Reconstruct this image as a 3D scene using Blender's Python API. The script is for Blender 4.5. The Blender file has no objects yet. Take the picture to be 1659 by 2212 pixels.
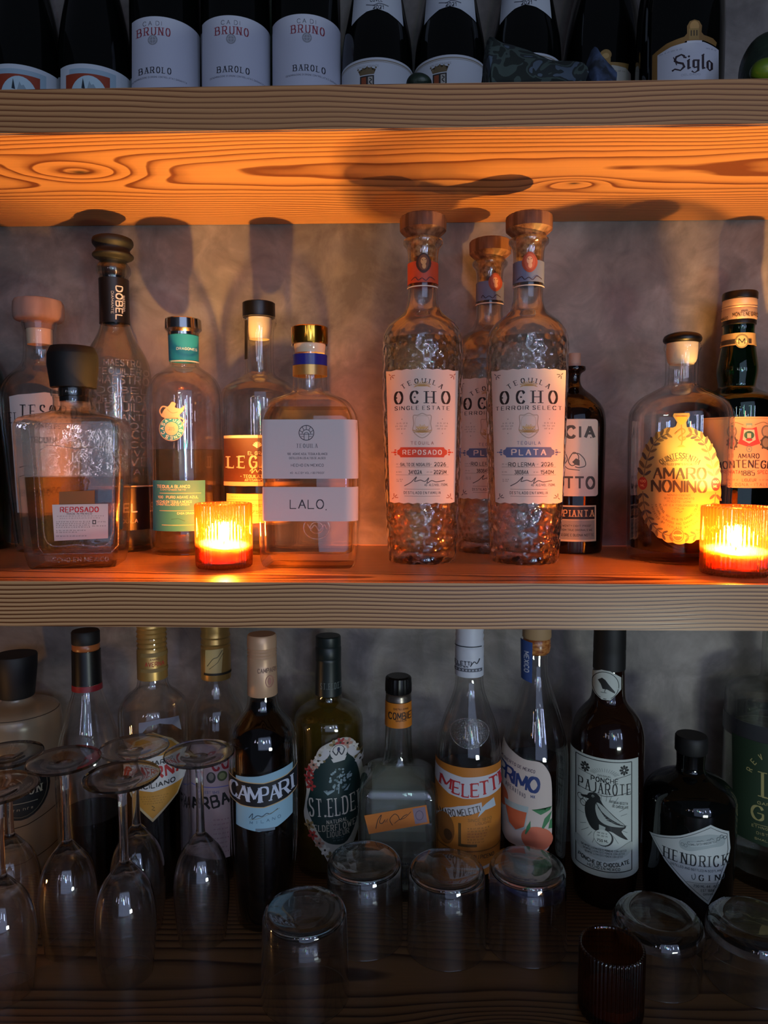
import bpy, bmesh, math, random
from mathutils import Vector, Matrix

S = bpy.context.scene
C = S.collection
# ------------------------------------------------------------ camera
F, CX, CY = 1533.0, 829.5, 1106.0
CAMZ = 1.43
PITCH, YAW = math.radians(4.33), math.radians(1.58)
cam = bpy.data.objects.new('camera', bpy.data.cameras.new('camera'))
C.objects.link(cam)
cam.data.sensor_fit = 'VERTICAL'; cam.data.sensor_height = 36.0
cam.data.lens = F / 2212.0 * 36.0
cam.data.clip_start = 0.02
CAMROT = Matrix.Rotation(YAW, 3, 'Z') @ Matrix.Rotation(math.pi/2 - PITCH, 3, 'X')
cam.matrix_world = Matrix.Translation((0, 0, CAMZ)) @ CAMROT.to_4x4()
S.camera = cam
# ------------------------------------------------------------ view, world, lights
S.view_settings.view_transform = 'Standard'; S.view_settings.look = 'None'
S.view_settings.exposure = 0.0; S.view_settings.gamma = 1.0
S.view_settings.use_curve_mapping = False
cy = S.cycles
cy.use_denoising = True
cy.max_bounces = 20; cy.diffuse_bounces = 3; cy.glossy_bounces = 4
cy.transmission_bounces = 14; cy.transparent_max_bounces = 48
cy.sample_clamp_indirect = 4.0; cy.caustics_refractive = True; cy.blur_glossy = 0.3
W = bpy.data.worlds.new('world'); S.world = W; W.use_nodes = True
W.node_tree.nodes['Background'].inputs[0].default_value = (0.55, 0.62, 0.85, 1)
W.node_tree.nodes['Background'].inputs[1].default_value = 0.045

ZL_ = CAMZ - .5
def lamp(name, kind, loc, power, col, size=0.1, size_y=None, target=None):
    l = bpy.data.lights.new(name, kind); l.energy = power; l.color = col
    if kind == 'AREA':
        l.shape = 'RECTANGLE'; l.size = size; l.size_y = size_y or size
    else:
        l.shadow_soft_size = size
    o = bpy.data.objects.new(name, l); C.objects.link(o); o.location = loc
    if target is not None:
        o.rotation_euler = (Vector(target) - Vector(loc)).to_track_quat('-Z', 'Y').to_euler()
    return o
# added cool fill and streak strips out of view, plus the bar's coloured bulbs
lamp('cool_front_fill', 'AREA', (1.5, -3.2, 1.7), 34, (0.50, 0.63, 1.0), 4.4, 3.0, (0.2, 0.8, 1.35))
for x_, z_, w_, h_, p_, c_ in ((2.3, 1.8, .10, .9, 9, (.5, .62, 1)), (1.45, 1.9, .05, .7, 3.5, (.6, .72, 1)), (.95, 1.5, .035, .5, 2, (.5, .62, 1)),
                               (.15, 2.0, .03, .5, 1.2, (.45, .9, .9)), (-.6, 1.7, .03, .45, 1.2, (.8, .75, .95)), (-1.25, 1.9, .05, .6, 2, (.65, .7, 1))):
    lamp('streak_strip', 'AREA', (x_, -3.0, z_), p_, c_, w_, h_, (0.1, 0.8, 1.3))  # narrow unseen lights added to draw vertical streaks in the glass
lamp('low_front_fill', 'AREA', (0.62, -0.35, 0.86), 2.9, (0.84, 0.97, 0.90), 0.22, 0.10, (0.05, 0.8, 1.15))  # unseen fill added low in front to brighten the lower and middle bottles
lamp('side_candle', 'POINT', (-0.66, 0.56, ZL_+.05), 1.0, (1, .50, .16), 0.012)
lamp('neon_strip_red', 'AREA', (0.42, -1.9, 1.62), 1.3, (1, 0.10, 0.12), 0.03, 0.2, (0, 0.7, 1.3))
lamp('neon_strip_green', 'AREA', (0.37, -1.9, 1.60), 1.2, (0.15, 1.0, 0.55), 0.05, 0.25, (0, 0.7, 1.3))
lamp('neon_strip_blue', 'AREA', (0.44, -1.9, 1.38), 1.6, (0.2, 0.35, 1.0), 0.04, 0.22, (0, 0.7, 1.3))
lamp('neon_strip_white', 'AREA', (0.55, -1.9, 1.5), 1.2, (0.6, 0.8, 1.0), 0.05, 0.3, (0, 0.7, 1.3))
for i, (x, z, c) in enumerate([(-0.9, 1.9, (1, .55, .18)), (-1.1, 1.5, (1, .5, .15)), (-0.55, 1.65, (1, .8, .6)),
                               (0.1, 1.85, (.9, .95, 1)), (-0.15, 1.75, (.2, .25, 1)), (0.9, 2.0, (.8, .9, 1)),
                               (-0.3, 1.95, (1, .85, .7)), (0.25, 2.1, (.7, .85, 1))]):
    lamp('pendant_bulb', 'POINT', (x, -1.9 + 0.1*math.sin(i*7), z), 0.35, c, 0.022)

# ------------------------------------------------------------ pixel geometry
ZMT = CAMZ - 0.111      # middle shelf top
ZMB = CAMZ - 0.1495
ZUB = CAMZ + 0.289
ZUT = CAMZ + 0.3285
ZL = CAMZ - 0.50         # lower shelf top
YF, YFU, YB = 0.62, 0.65, 0.90    # front edges of the middle and upper shelf, wall

def ray(px, py):
    return CAMROT @ Vector(((px - CX)/F, -(py - CY)/F, -1.0))
def at(px, py, Y):
    d = ray(px, py); t = Y/d.y
    return Vector((d.x*t, Y, CAMZ + d.z*t))
def atz(px, py, z):
    d = ray(px, py); t = (z - CAMZ)/d.z
    return Vector((d.x*t, d.y*t, z))
def proj(p):
    q = CAMROT.transposed() @ (Vector(p) - Vector((0, 0, CAMZ)))
    return (CX + F*q.x/-q.z, CY - F*q.y/-q.z, -q.z)

# ------------------------------------------------------------ materials
def lin(h):
    if not isinstance(h, str): return tuple(h)[:3] + (1,)
    h = h.lstrip('#'); v = [int(h[i:i+2], 16)/255 for i in (0, 2, 4)]
    return tuple((x/12.92 if x <= .04045 else ((x+.055)/1.055)**2.4) for x in v) + (1,)
MATS = {}
def newmat(name):
    m = bpy.data.materials.new(name); m.use_nodes = True
    nt = m.node_tree; nt.nodes.clear()
    out = nt.nodes.new('ShaderNodeOutputMaterial')
    return m, nt, out
def nd(nt, typ, **kw):
    n = nt.nodes.new(typ)
    for k, v in kw.items():
        if k.startswith('i_'):
            n.inputs[k[2:].replace('_', ' ')].default_value = v
        else: setattr(n, k, v)
    return n
def bump(nt, scale, strength, dist=0.001, kind='noise', stretch=(1, 1, 1), detail=3):
    tc = nd(nt, 'ShaderNodeTexCoord'); mp = nd(nt, 'ShaderNodeMapping')
    mp.inputs['Scale'].default_value = stretch
    nt.links.new(tc.outputs['Object'], mp.inputs[0])
    if kind == 'noise':
        t = nd(nt, 'ShaderNodeTexNoise'); t.inputs['Scale'].default_value = scale; t.inputs['Detail'].default_value = detail
        o = t.outputs[0]
    else:
        t = nd(nt, 'ShaderNodeTexVoronoi'); t.feature = 'DISTANCE_TO_EDGE' if kind == 'cell' else 'SMOOTH_F1'
        t.inputs['Scale'].default_value = scale; o = t.outputs[0]
    nt.links.new(mp.outputs[0], t.inputs['Vector'])
    b = nd(nt, 'ShaderNodeBump'); b.inputs['Strength'].default_value = strength; b.inputs['Distance'].default_value = dist
    nt.links.new(o, b.inputs['Height'])
    return b
def mat(name, col, rough=0.5, metal=0.0, spec=0.5, coat=0.0, emit=None, bmp=None, sss=0, noisecol=None):
    if name in MATS: return MATS[name]
    m, nt, out = newmat(name)
    p = nd(nt, 'ShaderNodeBsdfPrincipled')
    p.inputs['Base Color'].default_value = lin(col); p.inputs['Roughness'].default_value = rough
    p.inputs['Metallic'].default_value = metal; p.inputs['Specular IOR Level'].default_value = spec
    p.inputs['Coat Weight'].default_value = coat
    if sss:
        p.inputs['Subsurface Weight'].default_value = sss; p.inputs['Subsurface Radius'].default_value = (.02, .008, .004)
        p.inputs['Subsurface Scale'].default_value = 1.0
    if noisecol:
        tc = nd(nt, 'ShaderNodeTexCoord'); mp = nd(nt, 'ShaderNodeMapping'); mp.inputs['Scale'].default_value = noisecol[2]
        t = nd(nt, 'ShaderNodeTexNoise'); t.inputs['Scale'].default_value = noisecol[1]; t.inputs['Detail'].default_value = 5
        mx = nd(nt, 'ShaderNodeMix', data_type='RGBA')
        mx.inputs[6].default_value = lin(col); mx.inputs[7].default_value = lin(noisecol[0])
        r = nd(nt, 'ShaderNodeMapRange'); r.inputs[1].default_value = .4; r.inputs[2].default_value = .62
        nt.links.new(tc.outputs['Object'], mp.inputs[0]); nt.links.new(mp.outputs[0], t.inputs['Vector'])
        nt.links.new(t.outputs[0], r.inputs[0]); nt.links.new(r.outputs[0], mx.inputs[0]); nt.links.new(mx.outputs[2], p.inputs['Base Color'])
    if bmp: nt.links.new(bump(nt, *bmp).outputs[0], p.inputs['Normal'])
    if emit: p.inputs['Emission Color'].default_value = lin(emit[0]); p.inputs['Emission Strength'].default_value = emit[1]
    nt.links.new(p.outputs[0], out.inputs[0]); MATS[name] = m
    return m
def glass(name, tint=(.97, .97, .97), edge=(.5, .5, .5), rough=0.0, bmp=None, refr=0.0, ior=1.5, gain=1.0, edgepow=3.0, diff=0, scat=None, zmask=None):
    """see-through glass: transparent + fresnel gloss, optionally part refraction; edges absorb more (longer path)"""
    if name in MATS: return MATS[name]
    m, nt, out = newmat(name); L = nt.links.new
    b = bump(nt, *bmp) if bmp else None
    if zmask:
        tz = nd(nt, 'ShaderNodeTexCoord'); sz = nd(nt, 'ShaderNodeSeparateXYZ'); L(tz.outputs['Object'], sz.inputs[0])
        mr = nd(nt, 'ShaderNodeMapRange'); mr.inputs[1].default_value = zmask[0]; mr.inputs[2].default_value = zmask[1]
        mr.inputs[3].default_value = bmp[1]; mr.inputs[4].default_value = .03; L(sz.outputs[2], mr.inputs[0]); L(mr.outputs[0], b.inputs['Strength'])
    lw = nd(nt, 'ShaderNodeLayerWeight'); lw.inputs[0].default_value = .5
    pw = nd(nt, 'ShaderNodeMath', operation='POWER'); L(lw.outputs['Facing'], pw.inputs[0]); pw.inputs[1].default_value = edgepow
    mx = nd(nt, 'ShaderNodeMix', data_type='RGBA')
    mx.inputs[6].default_value = lin(tint); mx.inputs[7].default_value = tuple(lin(tint)[i]*edge[i] for i in range(3)) + (1,)
    L(pw.outputs[0], mx.inputs[0])
    tr = nd(nt, 'ShaderNodeBsdfTransparent'); L(mx.outputs[2], tr.inputs[0])
    base = tr.outputs[0]
    if refr > 0:
        rf = nd(nt, 'ShaderNodeBsdfRefraction'); rf.inputs['IOR'].default_value = ior; rf.inputs['Roughness'].default_value = rough
        L(mx.outputs[2], rf.inputs[0])
        if b: L(b.outputs[0], rf.inputs['Normal'])
        ms = nd(nt, 'ShaderNodeMixShader'); ms.inputs[0].default_value = refr
        L(tr.outputs[0], ms.inputs[1]); L(rf.outputs[0], ms.inputs[2]); base = ms.outputs[0]
    if diff:
        d1 = nd(nt, 'ShaderNodeBsdfDiffuse'); d1.inputs[0].default_value = lin(scat or tint)
        d2 = nd(nt, 'ShaderNodeBsdfTranslucent'); d2.inputs[0].default_value = lin(scat or tint)
        df = nd(nt, 'ShaderNodeMixShader'); df.inputs[0].default_value = .65; L(d1.outputs[0], df.inputs[1]); L(d2.outputs[0], df.inputs[2])
        ms = nd(nt, 'ShaderNodeMixShader'); ms.inputs[0].default_value = diff
        L(base, ms.inputs[1]); L(df.outputs[0], ms.inputs[2]); base = ms.outputs[0]
    gl = nd(nt, 'ShaderNodeBsdfGlossy'); gl.inputs['Roughness'].default_value = max(rough, .01); gl.inputs[0].default_value = (1, 1, 1, 1)
    fr = nd(nt, 'ShaderNodeFresnel')
    ge = nd(nt, 'ShaderNodeNewGeometry'); mi_ = nd(nt, 'ShaderNodeMapRange'); mi_.inputs[3].default_value = 1.5; mi_.inputs[4].default_value = 1/1.5
    L(ge.outputs['Backfacing'], mi_.inputs[0]); L(mi_.outputs[0], fr.inputs[0])
    if b: L(b.outputs[0], gl.inputs['Normal']); L(b.outputs[0], fr.inputs['Normal'])
    g = nd(nt, 'ShaderNodeMath', operation='MULTIPLY', use_clamp=True); g.inputs[1].default_value = gain; L(fr.outputs[0], g.inputs[0])
    ms = nd(nt, 'ShaderNodeMixShader'); L(g.outputs[0], ms.inputs[0]); L(base, ms.inputs[1]); L(gl.outputs[0], ms.inputs[2])
    L(ms.outputs[0], out.inputs[0]); MATS[name] = m
    return m
def ink(c, foil=False):
    return mat('ink_' + c.lstrip('#') + ('_foil' if foil else ''), c, .35 if foil else .6, .7 if foil else 0)

def wood(name, axis, light, dark, freq=230, knots=(), c0=(0, -.05, .05), contrast=1.0, rough=.45):
    m, nt, out = newmat(name); L = nt.links.new
    tc = nd(nt, 'ShaderNodeTexCoord'); sp = nd(nt, 'ShaderNodeSeparateXYZ'); L(tc.outputs['Object'], sp.inputs[0])
    def M(op, a, b=None, c=None, clamp=False):
        n = nd(nt, 'ShaderNodeMath', operation=op, use_clamp=clamp)
        for i, v in enumerate((a, b, c)):
            if v is None: continue
            if isinstance(v, (int, float)): n.inputs[i].default_value = v
            else: L(v, n.inputs[i])
        return n.outputs[0]
    def noise(sc, stretch, det=3, off=(0, 0, 0)):
        mp = nd(nt, 'ShaderNodeMapping'); mp.inputs['Scale'].default_value = stretch; mp.inputs['Location'].default_value = off
        L(tc.outputs['Object'], mp.inputs[0]); t = nd(nt, 'ShaderNodeTexNoise'); t.inputs['Scale'].default_value = sc
        t.inputs['Detail'].default_value = det; L(mp.outputs[0], t.inputs['Vector']); return t.outputs[0]
    x, y, z = sp.outputs
    n1 = M('SUBTRACT', noise(1.0, (1.7, 4, 4), 2), .5)
    n2 = M('SUBTRACT', noise(1.0, (6, 20, 20), 2, (3, 1, 2)), .5)
    yy = M('ADD', M('SUBTRACT', y, c0[1]), M('MULTIPLY', n1, .045))
    zz = M('ADD', M('SUBTRACT', z, c0[2]), M('MULTIPLY', x, c0[0]))
    r = M('SQRT', M('ADD', M('MULTIPLY', yy, yy), M('MULTIPLY', zz, zz)))
    r = M('ADD', r, M('MULTIPLY', n2, .0045))
    kmask = None
    for (kx, ky, kz, ks, ka) in knots:
        dx = M('MULTIPLY', M('SUBTRACT', x, kx), .42); dy = M('SUBTRACT', y, ky); dz = M('SUBTRACT', z, kz)
        d2 = M('ADD', M('ADD', M('MULTIPLY', dx, dx), M('MULTIPLY', dy, dy)), M('MULTIPLY', dz, dz))
        g = M('EXPONENT', M('MULTIPLY', d2, -1/(ks*ks)))
        r = M('ADD', r, M('MULTIPLY', g, ka))
        k = M('EXPONENT', M('MULTIPLY', d2, -1/(ks*ks*.025)))
        kmask = k if kmask is None else M('MAXIMUM', kmask, k)
    fr = M('FRACT', M('MULTIPLY', r, freq))
    # gradual darkening to the latewood line, then a sharp drop
    ramp = nd(nt, 'ShaderNodeValToRGB'); e = ramp.color_ramp.elements
    e[0].position = 0; e[0].color = (0, 0, 0, 1); e[1].position = .45; e[1].color = (.12, .12, .12, 1)
    for p, v in ((.72, .55), (.86, 1.0), (.93, .9), (1.0, 0.0)):
        q = e.new(p); q.color = (v, v, v, 1)
    L(fr, ramp.inputs[0])
    fib = noise(1.0, (6, 500, 500), 2)
    big = noise(1.0, (2.2, 16, 16), 3, (5, 5, 5))
    f = M('MULTIPLY', ramp.outputs[0], M('ADD', .45, M('MULTIPLY', big, .9)))
    f = M('MULTIPLY', f, contrast, clamp=True)
    mx = nd(nt, 'ShaderNodeMix', data_type='RGBA'); mx.inputs[6].default_value = lin(light); mx.inputs[7].default_value = lin(dark)
    L(f, mx.inputs[0])
    v = M('ADD', .72, M('ADD', M('MULTIPLY', fib, .32), M('MULTIPLY', big, .25)))
    if kmask is not None: v = M('MULTIPLY', v, M('SUBTRACT', 1.0, M('MULTIPLY', kmask, .92)))
    mv = nd(nt, 'ShaderNodeMix', data_type='RGBA', blend_type='MULTIPLY'); mv.inputs[0].default_value = 1
    L(mx.outputs[2], mv.inputs[6]); L(v, mv.inputs[7])
    p = nd(nt, 'ShaderNodeBsdfPrincipled'); L(mv.outputs[2], p.inputs['Base Color']); p.inputs['Roughness'].default_value = rough
    b = nd(nt, 'ShaderNodeBump'); b.inputs['Strength'].default_value = .15; b.inputs['Distance'].default_value = .0005
    L(M('SUBTRACT', fib, M('MULTIPLY', f, .6)), b.inputs['Height']); L(b.outputs[0], p.inputs['Normal'])
    L(p.outputs[0], out.inputs[0]); MATS[name] = m
    return m

# ------------------------------------------------------------ object helpers
def link_mesh(name, bm, mats, parent=None, loc=None, sharp=35):
    me = bpy.data.meshes.new(name)
    bmesh.ops.recalc_face_normals(bm, faces=bm.faces) if sharp is not None else None
    for f in bm.faces: f.smooth = True
    bm.to_mesh(me); bm.free()
    if sharp is not None: me.set_sharp_from_angle(angle=math.radians(sharp))
    for m in (mats if isinstance(mats, (list, tuple)) else [mats]): me.materials.append(m)
    o = bpy.data.objects.new(name, me); C.objects.link(o)
    if parent: o.parent = parent
    if loc is not None: o.location = loc
    return o
def thing(name, label, cat, loc, group=None):
    o = bpy.data.objects.new(name, None); C.objects.link(o); o.location = loc
    o.empty_display_size = .02; o['label'] = label; o['category'] = cat
    if group: o['group'] = group
    return o
def copy_thing(o, loc, label):
    r = o.copy(); C.objects.link(r); r.location = loc; r['label'] = label
    for ch in list(o.children):
        c = ch.copy(); C.objects.link(c); c.parent = r
        for g in ch.children:
            d = g.copy(); C.objects.link(d); d.parent = c
    return r
def boxmesh(bm, x0, x1, y0, y1, z0, z1, bev=0.0):
    r = bmesh.ops.create_cube(bm, size=1)
    vs = r['verts']
    for v in vs: v.co = Vector(((x0+x1)/2 + v.co.x*(x1-x0), (y0+y1)/2 + v.co.y*(y1-y0), (z0+z1)/2 + v.co.z*(z1-z0)))
    if bev:
        es = list({e for v in vs for e in v.link_edges})
        bmesh.ops.bevel(bm, geom=es, offset=bev, segments=2, affect='EDGES')

def chaikin(pts, n=2):
    """pts: tuples (z, w, d, c); a point repeated twice stays a corner"""
    for _ in range(n):
        out = [pts[0]]
        for a, b in zip(pts, pts[1:]):
            if a == b:
                if out[-1] != a: out.append(a)
                out.append(a); continue
            q = tuple(a[i]*.75 + b[i]*.25 for i in range(4)); r = tuple(a[i]*.25 + b[i]*.75 for i in range(4))
            if a is pts[0] or out[-1] == a: pass
            out.append(q); out.append(r)
        out.append(pts[-1]); pts = out
    res = [pts[0]]
    for p in pts[1:]:
        if any(abs(p[i]-res[-1][i]) > 1e-6 for i in range(4)): res.append(p)
    return res
def section(w, d, c, k, ribs=None):
    pts = []
    c = min(c, w, d)
    for q in range(4):
        sx, sy = ((1, -1), (1, 1), (-1, 1), (-1, -1))[q]
        a0 = (-90, 0, 90, 180)[q]
        for i in range(k):
            a = math.radians(a0 + 90*i/(k if c > .999*min(w, d) and abs(w-d) < 1e-6 else k-1))
            rr = c
            x, y = sx*(w-c) + rr*math.cos(a), sy*(d-c) + rr*math.sin(a)
            if ribs:
                th = math.atan2(y, x); f = 1 + ribs[1]/max(w, 1e-4)*math.cos(ribs[0]*th); x *= f; y *= f
            pts.append((x, y))
    return pts
def sweep(bm, rings, k=14, ribs=None, tilt=None, mi=0):
    """closed skin through rings (z,w,d,c); the first and last ring are capped"""
    prev = None; first = None
    for (z, w, d, c) in rings:
        vs = [bm.verts.new((x, y, z + (tilt(x, y, z) if tilt else 0))) for x, y in section(max(w, 2e-4), max(d, 2e-4), max(c, 1e-4), k, ribs(z) if callable(ribs) else ribs)]
        if prev:
            n = len(vs)
            for i in range(n):
                f = bm.faces.new((prev[i], prev[(i+1) % n], vs[(i+1) % n], vs[i])); f.material_index = mi
        else: first = vs
        prev = vs
    for ring, rev in ((first, True), (prev, False)):
        try:
            f = bm.faces.new(list(reversed(ring)) if rev else ring); f.material_index = mi
        except ValueError: pass

SUBS = {'cork': ['stopper', 'cap'], 'capsule_print': ['cap'], 'cap_lettering': ['cap_skirt'], 'medallion': ['neck_band'],
        'neck_medallion': ['neck_label'], 'neck_lettering': ['neck_label', 'neck_band'], 'base_lettering': ['dark_base_label']}
class Bot:
    """a thing standing on a shelf; its silhouette is read in photo rows and turned into metres at its own distance"""
    def __init__(s, name, label, cat, px, yf, hw, shelf, group=None, Y=None, yo=.96, rot=0):
        s.z0 = shelf
        if Y is not None and Y < 0:
            Y = -Y; fr = atz(px, yf, shelf); s.x = fr.x * Y/fr.y
        elif Y is None:
            yfr = atz(px, yf, shelf).y
            r = hw * (yfr + .03)/F
            Y = min(yfr + r*yo, YB - .0015 - (hw+6)*YB/F)
            fr = atz(px, yf, shelf); s.x = fr.x * Y/fr.y   # axis behind the front of the foot
        else:
            s.x = at(px, yf, Y).x                          # axis read in row yf
        s.Y = Y
        s.root = thing(name, label, cat, (s.x, s.Y, s.z0), group); s.rot = rot; s.root.rotation_euler.z = rot
    def z(s, py):
        # height on the axis plane seen in row py
        x = CX + 0
        px = s.px(py); return at(px, py, s.Y).z - s.z0
    def px(s, py):
        a = proj((s.x, s.Y, s.z0)); b = proj((s.x, s.Y, s.z0 + .3))
        t = (py - a[1])/(b[1] - a[1]); return a[0] + t*(b[0] - a[0])
    def r(s, py, hw):
        q = proj((s.x, s.Y, s.z0 + s.z(py))); return hw*q[2]/F
    def prof(s, pts, dr=1.0, cr=1.0, n=2, foot=None):
        out = []
        for p in pts:
            py, hw = p[0], p[1]; d_ = p[2] if len(p) > 2 else dr; c_ = p[3] if len(p) > 3 else cr
            z = 0.0 if py is None else s.z(py)
            r = s.r(py if py is not None else pts[1][0], hw)
            out.append((z, r, r*d_, r*c_*min(1, d_)))
        if out[0][0] == 0.0 and s.Y: out = [out[0]] + [q for q in out[1:] if q[0] > .005]
        s_ = chaikin(out, n) if n else out
        return s_
    def body(s, pts, m, dr=1.0, cr=1.0, n=2, t=.0025, base=.006, liquid=None, lm=None, k=14, name='glass_body', ribs=None, shell=True):
        """pts from top row to bottom row (None = the shelf)"""
        P = s.prof(list(reversed(pts)), dr, cr, n); s.P = P
        bm = bmesh.new()
        z, w, d, c = P[0]; e = .0022
        out = [(z, w*.55, d*.55, c*.55), (z, w-e, d-e, max(c-e, 1e-4)), (z+e*.3, w-e*.3, d-e*.3, c)] + [(max(z+e, q[0]),)+q[1:] for q in P[1:2]] + P[2:]
        if shell:
            inn = [(q[0], q[1]-t, q[2]-t, max(q[3]-t, 1e-4)) for q in P if q[0] > base + .002]
            q0 = inn[0]
            inn = [(base, .0004, .0004, .0004), (base, q0[1]*.8, q0[2]*.8, q0[3]*.8), (base+.0015, q0[1]*.96, q0[2]*.96, q0[3]*.96)] + inn
            s.inn = inn
            out = out + list(reversed(inn))
            sweep(bm, out, k, ribs)
        else:
            s.inn = out
            sweep(bm, out, k, ribs)
        g = link_mesh(name, bm, m, s.root)
        if liquid is not None:
            zl = s.z(liquid); L_ = [(q[0], q[1]-.0004, q[2]-.0004, max(q[3]-.0004, 1e-4)) for q in s.inn if q[0] < zl]
            L_[0] = (L_[0][0]+.0004,)+L_[0][1:]
            q = s.at_z(zl, s.inn); L_.append((zl, q[1]-.0005, q[2]-.0005, max(q[3]-.0005, 1e-4)))
            bm = bmesh.new(); sweep(bm, L_, k); link_mesh('liquid', bm, lm, s.root)
        return g
    def child(s, names):
        for n_ in names or ():
            for c in s.root.children:
                if c.name.split('.')[0] == n_: return c
    def at_z(s, z, P=None):
        P = P or s.P
        if z <= P[0][0]: return P[1] if len(P) > 1 else P[0]
        for a, b in zip(P, P[1:]):
            if a[0] <= z <= b[0] and b[0] > a[0]:
                t = (z-a[0])/(b[0]-a[0]); return tuple(a[i]*(1-t)+b[i]*t for i in range(4))
        return P[-1]
    def solid(s, name, pts, m, n=1, dr=1.0, cr=1.0, k=14, ribs=None, parent=None, dx=0):
        P = s.prof(list(reversed(pts)), dr, cr, n)
        bm = bmesh.new(); sweep(bm, P, k, ribs)
        o = link_mesh(name, bm, m, parent or s.child(SUBS.get(name)) or s.root)
        s.last = P
        return o
    def sleeve(s, name, y0, y1, m, off=.0005, P=None, parent=None, shell=False):
        """a band hugging the body between two rows"""
        z0, z1 = s.z(y1), s.z(y0); P = P or s.P
        zs = [z0] + [q[0] for q in P if z0 < q[0] < z1] + [z1]
        R = [s.at_z(z, P) for z in zs]; R = [(z,)+tuple(v+off for v in r[1:]) for z, r in zip(zs, R)]
        I = [(z,)+tuple(max(v-off*.6, 1e-4) for v in r[1:]) for z, r in zip(zs, R)]
        bm = bmesh.new(); prev = None
        rr = R + list(reversed(I)) + [R[0]]
        for (z, w, d, c) in rr:
            vs = [bm.verts.new((x, y, z)) for x, y in section(w, d, c, 14)]
            if prev:
                for i in range(len(vs)): bm.faces.new((prev[i], prev[(i+1) % len(vs)], vs[(i+1) % len(vs)], vs[i]))
            prev = vs
        bmesh.ops.remove_doubles(bm, verts=bm.verts, dist=1e-6)
        return link_mesh(name, bm, m, parent or s.root)
    # --- photo position -> place on the skin
    def surf(s, X, Yp, off, P=None, dxp=0):
        P = P or s.P
        z = s.z(Yp)
        for _ in range(2):
            q = s.at_z(z, P); yf = s.Y - q[2]; z = at(s.px(Yp), Yp, yf).z - s.z0
        z, w, d, c = z, *s.at_z(z, P)[1:]
        X += dxp
        if w - c < w*.03:                       # round: ray against circle in plan
            dd = ray(X, Yp); u = Vector((dd.x, dd.y)).normalized(); cc = Vector((s.x, s.Y))
            b = u.dot(cc); h = cc.length_squared - b*b
            if h >= w*w*.9995: 
                side = 1 if (u.x*cc.y - u.y*cc.x) > 0 else -1
                n = Vector((u.y, -u.x))*side
                ln = n.normalized()
            else:
                hit = u*(b - math.sqrt(w*w - h)); ln = (hit - cc).normalized()
            return Vector(((w+off)*ln.x, (w+off)*ln.y, z))
        dd = ray(X, Yp); ca, sa = math.cos(s.rot), math.sin(s.rot)
        ox_, oy_ = -s.x*ca - s.Y*sa, s.x*sa - s.Y*ca          # camera in the bottle's own frame
        dx_, dy_ = dd.x*ca + dd.y*sa, -dd.x*sa + dd.y*ca
        x = ox_ + dx_*(-d - oy_)/dy_
        sg = 1 if x >= 0 else -1; a = abs(x)
        if a <= w-c: return Vector((x, -d-off, z))
        if a < w-c + c*.98:
            th = math.asin((a-(w-c))/c); return Vector((sg*(w-c + (c+off)*math.sin(th)), -(d-c) - (c+off)*math.cos(th), z))
        ex = (a-(w-c+c*.98))*2.5
        return Vector((sg*(w+off), -(d-c) + ex, z))

# ------------------------------------------------------------ lettering
G = {}
def _g(txt):
    for ln in txt.strip().splitlines():
        p = ln.split(); G[p[0]] = (int(p[1])/1.0, p[2:])
_g("""
A 6 0038 3860 1353
B 6 ~0848576544 0008 ~04446562514000 0444
C 6 ~67482716060213204061
D 6 0008 ~083857646260513000
E 5 0008 0858 0444 0050
F 5 0008 0858 0444
G 6 ~67482716060213204061 6164 6434
H 6 0008 6068 0464
I 0 0008
J 4 ~48421000
K 6 0008 0368 2560
L 5 0008 0050
M 7 0008 0842 4278 7870
N 6 0008 0860 6068
O 6 ~30516264665738271604021130
P 6 0008 ~08385766554404
Q 6 ~30516264665738271604021130 4162
R 6 0008 ~08385766554404 3460
S 5 ~57380806154352513000
T 6 3038 0868
U 6 ~080211305162 6268
V 6 0830 3068
W 8 0820 2046 4660 6088
X 6 0860 0068
Y 6 0834 6834 3430
Z 5 0858 5800 0050
0 5 ~2041545648270604122011
1 2 2028 2806
2 5 ~0627385653 5300 0050
3 5 ~062738565434 ~345451301001
4 5 4048 4802 0252
5 5 5808 0805 ~054454513000
6 5 ~5738150211305153341302
7 5 0858 5810
8 5 ~2444564827050424 ~243012022454514230
9 5 ~0120515547270604254455
& 6 ~6020024566384724 60
. 1 @0
, 1 @0
- 3 0434
/ 4 0048
' 1 0807
: 1 @0 @4
i 0 0005 @7
g 4 ~4435150401123143 ~454312011
l 0 0008
o 4 ~20410445352504112010
""")
def catmull(P, n=5):
    out = []
    for i in range(len(P)-1):
        p0 = P[max(i-1, 0)]; p1 = P[i]; p2 = P[i+1]; p3 = P[min(i+2, len(P)-1)]
        if P[0] == P[-1]:
            if i == 0: p0 = P[-2]
            if i == len(P)-2: p3 = P[1]
        for j in range(n):
            t = j/n
            out.append(tuple(.5*(2*b+(c-a)*t+(2*a-5*b+4*c-d)*t*t+(3*b-a-3*c+d)*t**3) for a, b, c, d in zip(p0, p1, p2, p3)))
    out.append(P[-1]); return out
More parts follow.
